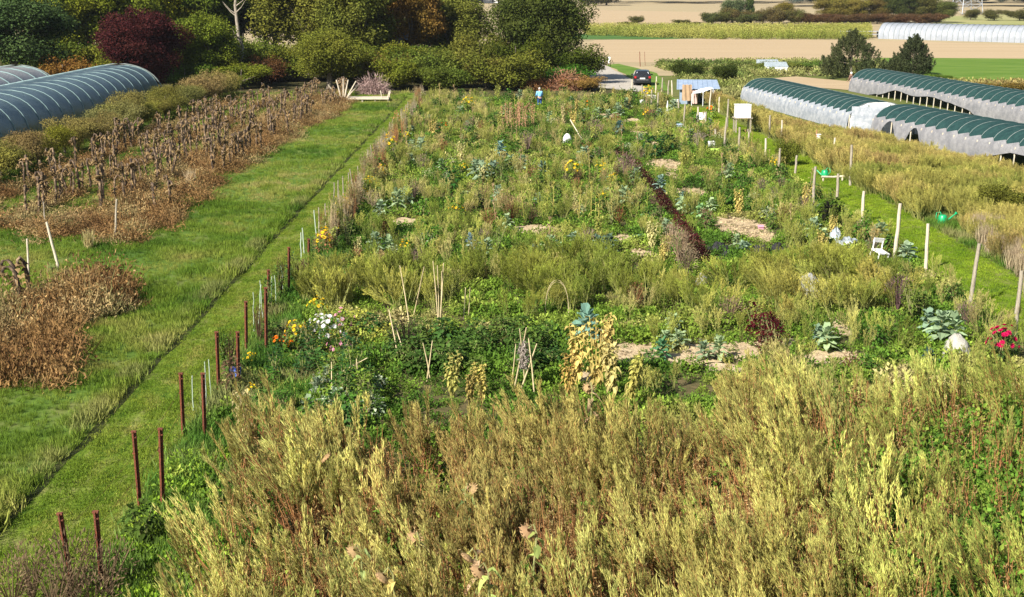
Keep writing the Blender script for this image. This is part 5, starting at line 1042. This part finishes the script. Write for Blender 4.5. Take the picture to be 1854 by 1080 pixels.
def flowerbush(h_, r_, nf, fs, fcol, nm_='flower_bush', n=120):
    st = MB(); lf = MB(); fl = MB()
    for k in range(8): a = rng.random() * 6.28; q = r_ * .8; st.tube([(0, 0, 0), (math.cos(a) * q * .5, math.sin(a) * q * .5, h_ * .5), (math.cos(a) * q, math.sin(a) * q, h_ * .85)], .008, 4, cap=False)
    d = unit(n, .3); p = d * rng.uniform(.5, .95, (n, 1)) * [r_, r_, h_ * .48] + [0, 0, h_ * .5]; lf.big(p, d + unit(n) * .6, .13, .07, .3)
    for k in range(nf):
        u = unit(1, .5)[0]; u[2] = abs(u[2]); u /= np.linalg.norm(u); c = u * [r_ * 1.05, r_ * 1.05, h_ * .6] * rng.uniform(.6, 1.05) + [0, 0, h_ * .5]; m = 9; a = np.arange(m) * 6.283 / m; A = np.cross(u, [0, 0, 1.]) ; A /= np.linalg.norm(A) + 1e-6; B = np.cross(u, A)
        dd = A[None] * np.cos(a)[:, None] + B[None] * np.sin(a)[:, None] + u * .35; fl.leaves(np.tile(c, (m, 1)), dd, np.tile(u, (m, 1)), fs, fs * .55); fl.leaves(np.tile(c + u * .01, (m, 1)), dd + u * .7, np.tile(u, (m, 1)), fs * .6, fs * .4)
    return plant(nm_, 'flowers', [('stems', st, STEMP, 0), ('leaves', lf, LEAFP, 1), ('blossoms', fl, fcol, 0)])
PET = lambda n, c: foliage(n, c, .25, .2, .01, 2.0)
P_Y = PET('yellow_petals', (.85, .6, .03)); P_O = PET('orange_petals', (.85, .25, .02)); P_W = PET('white_petals', (.85, .83, .8)); P_P = PET('pink_petals', (.75, .35, .45)); P_R = PET('crimson_petals', (.5, .01, .08)); P_V = PET('red_petals', (.7, .03, .02))
KALE = [kale(rng.uniform(.4, .7)) for _ in range(4)]; CAB = [cabbage() for _ in range(3)]; LB = [leafybush() for _ in range(6)]; LBS = [leafybush(.5, .3, 90, .1, .07) for _ in range(4)]; CORN = [corn() for _ in range(4)]
TW = [twiggy() for _ in range(5)]; YP = [yellowplant() for _ in range(4)]; TALL = [leafybush(1.3, .28, 130, .12, .08, 'tall_plant') for _ in range(4)]
FBY = [flowerbush(.9, .35, 16, .075, P_Y) for _ in range(2)]; FBO = [flowerbush(.6, .3, 12, .07, P_O) for _ in range(2)]; FBW = [flowerbush(.95, .42, 22, .08, P_W)]; FBP = [flowerbush(.95, .4, 14, .08, P_P)]; FBR = [flowerbush(.9, .42, 34, .085, P_R)]
def pl(fam, px, py, s, c, label, group=None, zs=1.0):
    p = fam[rng.integers(len(fam))]; c = tuple(np.clip(np.array(c) * rng.uniform(.7, 1.0), .01, 1)); zs *= rng.uniform(.92, 1.08)
    o = p.place(g(px, py), rng.random() * 6.28, (s, s, s * zs), label, group, c, tilt=(rng.normal(0, .05), rng.normal(0, .05)))
    for k_, n_ in (('dark green leafy plant', 'potato_plant'), ('pale silvery', 'squash_plant'), ('low bright green', 'low_vegetable'), ('pale leaved', 'pale_leaved_plant'), ('yellow green leafy', 'flower_bed_plant'), ('leafy plant of the flower', 'flower_bed_plant'), ('dark red', 'red_leafed_plant'), ('brown dry stalks', 'dry_stalk_clump')):
        if label.startswith(k_): o.name = n_; break
    return o
BG = (.32, .42, .22); DG = (.085, .16, .03); MG = (.08, .18, .025); YG = (.2, .3, .04); YL = (.62, .5, .16); PALE = (.5, .46, .3); DR = (.09, .012, .018); BR = (.26, .17, .1); PB = (.3, .21, .17); RB = (.34, .17, .08); ST = (.5, .4, .16)
SPEC = [
 (YP, 1045, 700, 1.25, YL, 'tallest pale yellow withered sunflower plant on the left of the yellow clump'), (YP, 1080, 715, 1.3, YL, 'pale yellow withered sunflower plant in the middle of the yellow clump'), (YP, 1110, 725, 1.15, (.6, .5, .2), 'pale yellow withered plant at the right of the yellow clump'),
 (YP, 1035, 725, .8, (.6, .42, .12), 'orange yellow withered plant at the foot of the yellow clump'), (YP, 1100, 668, 1.1, YL, 'yellow plant behind the yellow clump'), (YP, 1135, 740, 1.0, (.5, .46, .12), 'yellow green plant right of the yellow clump'), (YP, 875, 725, .75, (.6, .48, .14), 'pale yellow plant left of the withered bean canes'), (YP, 850, 735, .65, (.5, .4, .12), 'dull yellow plant at the left foot of the bean canes'),
 (YP, 820, 720, .8, (.45, .42, .12), 'yellow green plant right of the small crossed canes'), (YP, 455, 815, 1.0, (.6, .5, .25), 'pale withered sunflower plant between last rusty posts and straw weeds'),
 (KALE, 1065, 625, 1.5, (.18, .32, .25), 'tall pale blue green kale behind the yellow clump'), (KALE, 1217, 600, .9, BG, 'upright blue green kale left of the dark red amaranth'), (KALE, 1228, 632, 1.0, BG, 'low blue green kale in front of the upright kale'), (KALE, 1205, 628, .8, BG, 'small blue green kale beside the low kale'), (KALE, 1500, 640, 1.0, BG, 'blue green kale on bare soil right of the red amaranth'), (KALE, 1480, 630, .8, (.2, .3, .2), 'grey green kale left of the soil bed kale'),
 (KALE, 1700, 625, 1.3, (.28, .38, .22), 'large grey green kale behind the white fleece'), (KALE, 1725, 628, 1.2, (.26, .36, .2), 'large kale touching the white fleece'), (KALE, 1680, 612, 1.0, (.2, .3, .2), 'arching pale kale left of the large kale'), (KALE, 1345, 462, 1.0, (.26, .36, .24), 'blue green kale between the black sheets'), (KALE, 1333, 455, .8, BG, 'small kale on the black sheet'), (KALE, 1440, 424, .8, BG, 'blue green kale near the right path behind the sheets'), (KALE, 1452, 420, .7, BG, 'small kale right of the kale near the right path'),
 (KALE, 1300, 655, .9, BG, 'kale at the front edge of the bare soil left of the amaranth'), (KALE, 1275, 655, .8, (.28, .38, .22), 'grey kale at the left front edge of the bare soil'), (KALE, 1198, 655, .9, (.1, .25, .12), 'green kale in front of the small kale'), (KALE, 1680, 672, .8, (.07, .13, .1), 'dark kale among straw weeds near the white fleece'),
 (CAB, 1095, 230, 1.6, BG, 'blue green cabbage patch far right of the dried maize, near side'), (KALE, 1120, 245, 1.3, (.16, .28, .25), 'grey blue kale on a stalk far right of the dried maize'), (KALE, 1080, 222, 1.5, BG, 'blue green kale beyond the white balloon'), (KALE, 1100, 226, 1.4, BG, 'blue green kale right beside the kale beyond the balloon'),
 (KALE, 640 + 370, 470, .9, (.24, .34, .2), 'kale in the middle beds behind the golden band'), (KALE, 1085, 462, 1.3, (.14, .22, .14), 'dark blue green kale right of centre behind the golden band'), (KALE, 1105, 466, 1.1, (.13, .2, .13), 'dark kale right of the dark blue green kale'), (KALE, 1040, 450, 1.1, (.26, .36, .22), 'grey kale in the middle beds'), (KALE, 1060, 442, 1.0, BG, 'second grey kale in the middle beds'), (KALE, 920, 420, .9, BG, 'blue green kale left of the middle beds soil'), (KALE, 968, 475, .9, (.2, .3, .24), 'silvery kale just behind the golden band'),
 (KALE, 870, 335, 1.5, (.32, .42, .26), 'pale blue green kale in the centre far beds'), (KALE, 890, 328, 1.4, (.24, .34, .24), 'pale kale right of the centre far kale'), (KALE, 905, 290, 1.4, (.2, .34, .28), 'kale behind the pale centre kales'), (KALE, 985, 325, 1.2, (.2, .3, .2), 'green grey kale in the far centre'), (KALE, 800, 315, 1.1, BG, 'blue green kale in the left far beds'), (KALE, 1235, 390, 1.0, BG, 'kale right of the dark red row'), (KALE, 1268, 400, 1.0, (.22, .38, .16), 'pale green kale right of the dark red row'), (KALE, 1195, 352, 1.1, (.2, .3, .24), 'grey kale right of the far red row'), (KALE, 1240, 372, 1.2, (.2, .32, .26), 'large grey kale at the right middle beds'), (KALE, 1320, 330, 1.2, BG, 'kale at the right edge of the far beds'),
 (KALE, 705, 462, .9, BG, 'kale at the left side behind the golden band'), (KALE, 775, 440, .8, BG, 'small kale in the left middle beds'), (KALE, 850, 455, .8, (.2, .3, .3), 'pale blue kale in the left middle beds'), (KALE, 610, 735, .8, (.26, .36, .22), 'pale leaved squash plant under the low rail'), (KALE, 575, 725, .75, (.3, .38, .24), 'pale leaved squash plant left of the low rail'), (KALE, 640, 745, .75, (.24, .34, .2), 'pale leaved squash plant right of the low rail'), (KALE, 595, 700, .7, (.2, .3, .16), 'squash plant behind the low rail'), (KALE, 560, 755, .7, (.26, .34, .2), 'pale squash leaves at the bottom left of the squash bed'),
 (FBR, 1815, 655, 1.05, (.06, .12, .03), 'crimson flowering bush at the right edge of the garden'), (FBW, 598, 640, 1.05, MG, 'bush with many white blossoms behind the squash'), (FBW, 580, 620, .8, MG, 'smaller white flowering bush left of the white blossom bush'), (FBP, 618, 610, .9, YG, 'bush with pale pink blossoms behind the white blossoms'), (FBP, 615, 658, .8, MG, 'pink flowering bush right of the white blossoms'), (FBO, 508, 640, .9, MG, 'orange yellow flowers right of the rusty posts'), (FBO, 522, 638, .7, MG, 'second orange flower plant right of the rusty posts'), (FBY, 540, 625, .9, YG, 'yellow flowers left of the white blossoms'), (FBY, 575, 590, .9, YG, 'yellow flowers behind the white blossoms'),
 (FBY, 455, 665, .5, MG, 'small yellow flower between the rusty posts'), (FBY, 458, 725, .5, MG, 'single yellow flower plant in front of the blue box'), (FBO, 572, 500, .6, DG, 'small plant with a red orange flower at the left fence'), (FBY, 705, 290, 1.5, YG, 'far yellow flower bush near the left stakes'), (FBY, 1040, 330, 1.3, YG, 'yellow flower bush in the centre far beds'), (FBY, 1085, 325, 1.0, YG, 'yellow flower bush right of the centre far bush'), (FBO, 805, 245, 1.4, MG, 'orange flower bush in the far left beds'), (FBY, 1170, 190, 1.6, (.4, .45, .05), 'bright yellow bush near the car'), (FBO, 1288, 215, 1.6, YG, 'orange yellow flowers between posts right of the shed'), (FBO, 1065, 200, 1.3, MG, 'orange flowers right of the person'),
 (FBY, 1090, 380, .9, YG, 'yellow flowers left of the dark red row'), (FBY, 850, 210, 1.5, YG, 'yellow flowers in the far beds left of the dried maize'),
 (TW, 1230, 480, 1.6, (.36, .26, .16), 'large brownish dry bush left of the golden weeds'), (TW, 1215, 460, 1.4, (.34, .26, .17), 'dry bush behind the large brownish bush'), (TW, 1245, 500, 1.3, (.36, .28, .18), 'dry bush at the foot of the large brownish bush'), (TW, 1130, 320, 1.5, PB, 'purplish brown dry bush left of the far red row'), (TW, 1145, 335, 1.4, PB, 'purplish brown dry bush nearer along the far red row'), (TW, 1075, 255, 1.8, PB, 'pinkish brown dry bush right of the balloon'), (TW, 955, 275, 1.5, PB, 'reddish brown dry bush left of the balloon'), (TW, 1625, 560, 1.3, (.2, .12, .12), 'dark purple brown bush at the right of the golden band'), (TW, 1265, 275, 1.6, (.36, .28, .24), 'pinkish dry bush near the right far beds'),
 (TW, 735, 645, 1.3, (.1, .07, .05), 'dark bare bush below the leaning dry cane'), (TW, 1320, 590, 1.2, (.3, .2, .14), 'pinkish dry plant left of the red amaranth'), (TW, 850, 395, 1.0, (.2, .12, .06), 'brown dry patch plant in the left middle beds'), (TW, 925, 405, 1.1, (.18, .08, .04), 'red brown dry plant in the middle beds'), (TW, 1120, 410, 1.0, (.3, .14, .06), 'rusty dry plant left of the red row'), (TW, 1150, 560, 1.0, RB, 'rusty dry plant in the golden band'),
 (LB, 820, 348, 1.5, (.035, .11, .02), 'dark green round bush in the left far beds'), (LB, 865, 380, 1.0, (.015, .02, .015), 'very dark bush behind the left middle beds'), (LB, 1182, 285, 1.9, (.03, .09, .025), 'dark green bush right of centre in the far beds'), (LB, 1210, 280, 1.6, (.035, .1, .025), 'dark green bush touching the far dark bush'), (LB, 1505, 402, 1.4, (.14, .22, .03), 'yellow green climber on dark straw near the right path'), (LB, 1500, 408, 1.2, (.02, .02, .015), 'black straw heap under the yellow green climber'),
 (TALL, 1650, 585, 1.0, (.12, .17, .03), 'tall yellowish green bush left of the large kale'), (LB, 1665, 580, 1.1, (.1, .16, .03), 'leafy bush left of the large kale'), (TW, 1750, 590, 1.0, PB, 'dry pinkish stems at the foot of a wooden post'), (TW, 1540, 680, .8, (.16, .05, .04), 'dark red brown dry plant in front of the soil bed'), (TW, 1540, 780, 1.0, (.22, .05, .04), 'dark red stems among green weeds on the right'),
]
for fam, px, py, s, c, l in SPEC: pl(fam, px, py, s, c, l)
# red amaranth and dark red row
for i, (px, py, s) in enumerate([(1362, 605, 1.3), (1375, 625, 1.2), (1395, 630, 1.3), (1405, 640, 1.2), (1385, 648, 1.0), (1400, 622, 1.0)]): pl(TALL, px, py, s * .8, DR, 'dark red amaranth plant in the clump on the near bare soil', 'near dark red amaranth clump', .8)
for i in range(44):
    t = i / 43; px = 1122 + 150 * t ** .85; py = 282 + 195 * t
    pl(LB if i % 3 else TW, px + rng.normal(0, 3), py, rng.uniform(.65, .95), random.choice([DR, (.06, .015, .015), (.13, .05, .035), (.05, .015, .015)]), f'dark red leafed plant in the long dark row, {"near" if t > .66 else ("middle" if t > .33 else "far")} third', f'dark red row, {"near" if t > .66 else ("middle" if t > .33 else "far")} third', .8)
for i in range(20):
    t = (i + .5) / 20; pl(TW, 1122 + 150 * t ** .85 - rng.uniform(14, 20 + 14 * t), 286 + 200 * t, rng.uniform(.7, 1.0), random.choice([(.36, .26, .16), (.3, .2, .14), (.42, .33, .2)]), 'brownish dry plant beside the long dark red row, on its left', 'dry plants left of the dark red row', .8)
# dried maize patch and green maize
for i in range(34): pl(CORN, rng.uniform(908, 968), rng.uniform(222, 234), .95, random.choice([(.55, .3, .16), (.5, .33, .18), (.6, .38, .22)]), 'dried reddish tan maize plant in the block before the person', 'dried maize block', 1.0)
for px, py in [(950, 405), (957, 400), (985, 408), (992, 400), (1078, 405), (1082, 415), (975, 395), (1045, 395), (1050, 330), (985, 345), (1160 - 400, 350), (1170, 400), (735, 345), (1070, 400), (990, 330), (1000, 395)]: pl(CORN, px, py, 1.0, random.choice([(.42, .42, .09), (.5, .45, .12), (.3, .36, .07)]), 'yellow green maize plant in the middle beds', 'scattered yellow green maize plants')
# potatoes / dark leafy block behind the canes
for i in range(70):
    px = rng.uniform(700, 1010); py = rng.uniform(600, 690); pl(LB if i % 2 else LBS, px, py, rng.uniform(.8, 1.15), random.choice([DG, (.08, .15, .03), (.13, .2, .04), (.06, .13, .03)]), 'dark green leafy plant in the dense block around the bean canes', 'dark leafy block around the bean canes', .85)
for i in range(46):
    px = rng.uniform(475, 700); py = rng.uniform(600, 790); pl(random.choice([LB, LBS, TALL]), px, py, rng.uniform(.7, 1.1), random.choice([DG, MG, (.06, .14, .03), YG, (.04, .1, .03)]), 'leafy plant of the flower and squash bed near the rusty posts', 'flower and squash bed foliage', .85)
for i in range(20):
    pl(LBS, rng.uniform(545, 690), rng.uniform(700, 765), rng.uniform(.8, 1.1), (.46, .54, .36), 'pale silvery leaved squash plant in the bed under the low rail', 'silvery squash plants', .9)
for i in range(16):
    pl(LBS, rng.uniform(550, 700), rng.uniform(585, 650), rng.uniform(.9, 1.2), random.choice([(.3, .36, .06), (.42, .42, .07)]), 'yellow green leafy plant around the white blossoms', 'yellow green plants around the white blossoms')
for i in range(34):
    px = rng.uniform(1120, 1650); py = rng.uniform(585, 700)
    if insoil(*[np.array([q]) for q in g(px, py).xy])[0]: continue
    pl(random.choice([LB, LBS, LBS]), px, py, rng.uniform(.6, .95), random.choice([MG, DG, YG, (.1, .2, .03)]), 'green leafy plant around the near bare soil beds', 'leafy plants around the near soil beds', .8)
# mixed beds further back
def zone(px, py):
    a = 'far beds' if py < 285 else ('middle beds' if py < 390 else 'beds behind the golden band')
    b_ = 'left side' if px < 820 else ('centre' if px < 1090 else 'right side'); return f'on the {b_} of the {a}' if b_ != 'centre' else f'in the centre of the {a}'
KIND = [(LB, [DG, MG, MG, (.09, .16, .03)], 'green leafy vegetable plant', 1.0, 9), (LBS, [MG, YG, (.13, .2, .04)], 'low bright green plant', 1.0, 6), (TALL, [MG, YG, (.14, .18, .05), (.24, .22, .06)], 'tall green plant', .9, 5), (TW, [BR, PB, RB, ST, (.34, .27, .17)], 'dry brown bush', .95, 6), (CORN, [ST, (.45, .4, .12), (.5, .36, .2)], 'yellow stalked plant', .9, 3), (KALE, [BG, (.32, .42, .26), (.28, .38, .22)], 'blue green kale', 1.1, 4), (YP, [YL, (.4, .42, .1), (.5, .46, .2)], 'yellowing leafy plant', .75, 4), (FBY, [YG, MG], 'yellow flowering plant', .8, .4), (LBS, [(.45, .46, .24), (.5, .48, .3), (.36, .42, .25)], 'pale leaved plant', 1.0, 2.5), (CAB, [BG, (.2, .34, .16)], 'round cabbage', 1.3, 2)]
KW = np.array([k[4] for k in KIND], float); KW /= KW.sum()
def strip(X, Y):
    px, py = proj(X, Y); t = (py - 282) / 195; return 0 < t < 1.05 and -14 - 22 * t < px - (1122 + 150 * max(t, 0) ** .85) < 14 + 14 * t
n = 0
while n < 600:
    Y = rng.uniform(47, 117); X = rng.uniform(-8, 14.6)
    if not gardenmask(np.array([X]), np.array([Y]))[0] or frontsoil(np.array([X]), np.array([Y]), 26)[0] or strip(X, Y) or clearm(np.array([X]), np.array([Y]))[0]: continue
    px, py = proj(X, Y)
    fam, cols, nm_, s, _ = KIND[rng.choice(len(KIND), p=KW)]
    pl(fam, px, py, s * rng.uniform(.75, 1.2) * (1 + .25 * (Y - 47) / 70), random.choice(cols), nm_ + ' ' + zone(px, py), nm_ + 's ' + zone(px, py)); n += 1
# right margin plants beside posts
for i in range(15):
    t = rng.random(); py = 230 + 330 * t; e = g(0, py); X = float(fenceR(e.y)) - rng.uniform(.1, 1.3); px, _ = proj(X, e.y)
    fam, cols, nm_, s, _ = KIND[rng.choice([0, 2, 3, 4])]; pl(fam, px, py, s * .9, random.choice(cols), nm_ + ' at the foot of the wooden right path posts', nm_ + 's along the right posts')
# dry stalk row on the left edge
HOLL = [twiggy(1.45, .22, 120, 'dry_stalk_clump') for _ in range(4)]
for i in range(120):
    t = (i + .5) / 120; py = 470 - 290 * t ** .8; e = g(0, py); X = float(fenceL(e.y)) + rng.uniform(.15, .9); px, _ = proj(X, e.y)
    pl(HOLL if i % 4 else random.choice([LB, TALL, FBY]), px, py, rng.uniform(.85, 1.15), random.choice([(.34, .2, .1), (.3, .22, .1), (.5, .42, .28), (.4, .2, .09), (.26, .28, .07), (.45, .36, .2)]), f'brown dry stalks in the {"near" if t < .33 else ("middle" if t < .66 else "far")} part of the left garden edge', f'dry stalks, {"near" if t < .33 else ("middle" if t < .66 else "far")} left edge')
for i in range(14):
    px, py = random.choice([(445, 650), (470, 620), (500, 590), (410, 720), (430, 705), (490, 560), (540, 540), (530, 510), (520, 540), (420, 690), (560, 500), (610, 450)]); pl(TALL if i % 2 else HOLL, px + rng.normal(0, 8), py + rng.normal(0, 10), .9, random.choice([DG, (.14, .09, .05), (.05, .1, .03)]), 'dark upright plant behind the rusty posts', 'dark upright plants behind the rusty posts')
# purplish bare shrubs at the bottom left
for px, py, s in [(60, 1090, 1.3), (130, 1100, 1.5), (195, 1095, 1.3), (25, 1120, 1.2), (100, 1130, 1.4), (170, 1140, 1.3)]:
    pl([twiggy(1.0, .5, 260, 'bare_shrub')], px, py, s * .8, (.22, .15, .09), 'purplish brown bare shrub around the two nearest rusty posts', 'bare shrubs at the nearest rusty posts')
pl(LB, 262, 990, 1.0, (.07, .12, .02), 'dark green bush right of the nearest rusty posts')
# withered sunflowers in the foreground weeds
def fsun(h_=1.9):
    st = MB(); lf = MB(); hd = MB(); st.tube([(0, 0, -.05), (.03, 0, h_ * .5), (.0, 0, h_ * .93), (.06, -.03, h_), (.13, -.06, h_ * .96)], [.022, .018, .014, .012, .01], 6)
    n = 9; d = ring_dirs(n, -.3, .2); p = np.stack([np.zeros(n), np.zeros(n), np.linspace(h_ * .45, h_ * .95, n)], 1); lf.big(p, d, .2 * rng.uniform(.5, 1.3, n), .13, .9, wave=.6)
    e = np.array([.14, -.07, h_ * .93]); an = np.linspace(0, 6.283, 14, endpoint=False); u = np.array([.5, -.4, -.77]); A = np.cross(u, [0, 0, 1.]); A /= np.linalg.norm(A); B = np.cross(u, A)
    rg = lambda o_, r_: e + u * o_ + (A[None] * np.cos(an)[:, None] + B[None] * np.sin(an)[:, None]) * r_
    hd.add(np.vstack([rg(-.03, .03), rg(0, .1), rg(.03, .12), rg(.05, .07)]), [[i * 14 + j, i * 14 + (j + 1) % 14, (i + 1) * 14 + (j + 1) % 14, (i + 1) * 14 + j] for i in range(3) for j in range(14)]); hd.add(np.vstack([rg(.05, .07), e + u * .04]), [[j, (j + 1) % 14, 14] for j in range(14)])
    hd.leaves(rg(.0, .1), rg(.0, 1) - e + unit(14) * .3, np.tile(u, (14, 1)), .06, .03)
    return plant('withered_sunflower', 'sunflower', [('stalk', st, STEMP, 0), ('leaves', lf, LEAFP, 1), ('flower_head', hd, LEAFP, 0)])
FS = [fsun() for _ in range(3)]
for p_ in FS:
    for c_ in p_.ch:
        if c_.name.startswith('flower_head'): c_.color = (.42, .28, .14, 1)
FSP = [(850, 1060, 1.0, (.22, .3, .1), 'green leaved withered sunflower, highest one in the straw weeds'), (960, 1170, 1.05, (.35, .42, .12), 'large withered sunflower with pale leaves in the centre of the straw weeds'), (895, 1240, .95, (.4, .48, .14), 'withered sunflower with light green leaves at the bottom edge'), (765, 1160, .9, (.6, .5, .2), 'small pale yellow sunflower in the straw weeds'), (730, 1240, .95, (.6, .45, .15), 'yellow brown withered sunflower at the bottom edge'), (865, 1180, .95, (.5, .35, .2), 'brownish sunflower head left of the large withered sunflower'), (575, 985, .9, (.6, .5, .15), 'yellow withered sunflower in the left straw weeds'), (670, 1170, .9, (.35, .42, .15), 'green leaved sunflower stalk in the left bottom straw weeds'), (1070, 860, 1.0, (.5, .36, .2), 'brown sunflower standing above the weeds below the yellow clump')]
for px, py, s, c, l in FSP:
    pl(FS, px, py, s, c, l)
# pale pink grasses beside the right path
GRP = Proto((lambda o: (o.__setitem__('category', 'grass'), o)[1])(tussock('pale_grass', 420, 1.0, .22, .018).obj('pale_grass', LEAFP)))
for i in range(16):
    t = i / 15; px = 1758 + 120 * t + rng.normal(0, 8); py = 425 + 75 * t + rng.normal(0, 14); GRP.place(g(px, py), rng.random() * 6, (1.4, 1.4, rng.uniform(.8, 1.05)), 'pale pinkish feathery grass clump beside the right path near the green can', 'pale pinkish grass clumps', (.42, .34, .22))
for fams in (KALE, CAB, LB, LBS, CORN, TW, YP, TALL, FBY, FBO, FBW, FBP, FBR, FS, HOLL, SUNP):
    for p_ in fams: p_.drop()

# ================================================================== AIR
hm = bpy.data.materials.new('haze'); hm.use_nodes = True; hn = hm.node_tree; hn.nodes.remove(hn.nodes['Principled BSDF'])
pv = hn.nodes.new('ShaderNodeVolumePrincipled'); pv.inputs['Color'].default_value = (.82, .9, 1, 1); pv.inputs['Density'].default_value = .0001; pv.inputs['Anisotropy'].default_value = .3
hn.links.new(pv.outputs[0], hn.nodes['Material Output'].inputs['Volume'])
mb = MB(); mb.box((0, 2020, 18), (5200, 4200, 39.5)); o = mb.obj('haze', hm); o['kind'] = 'stuff'; o['label'] = 'thin pale haze over the far fields'; o['category'] = 'haze'
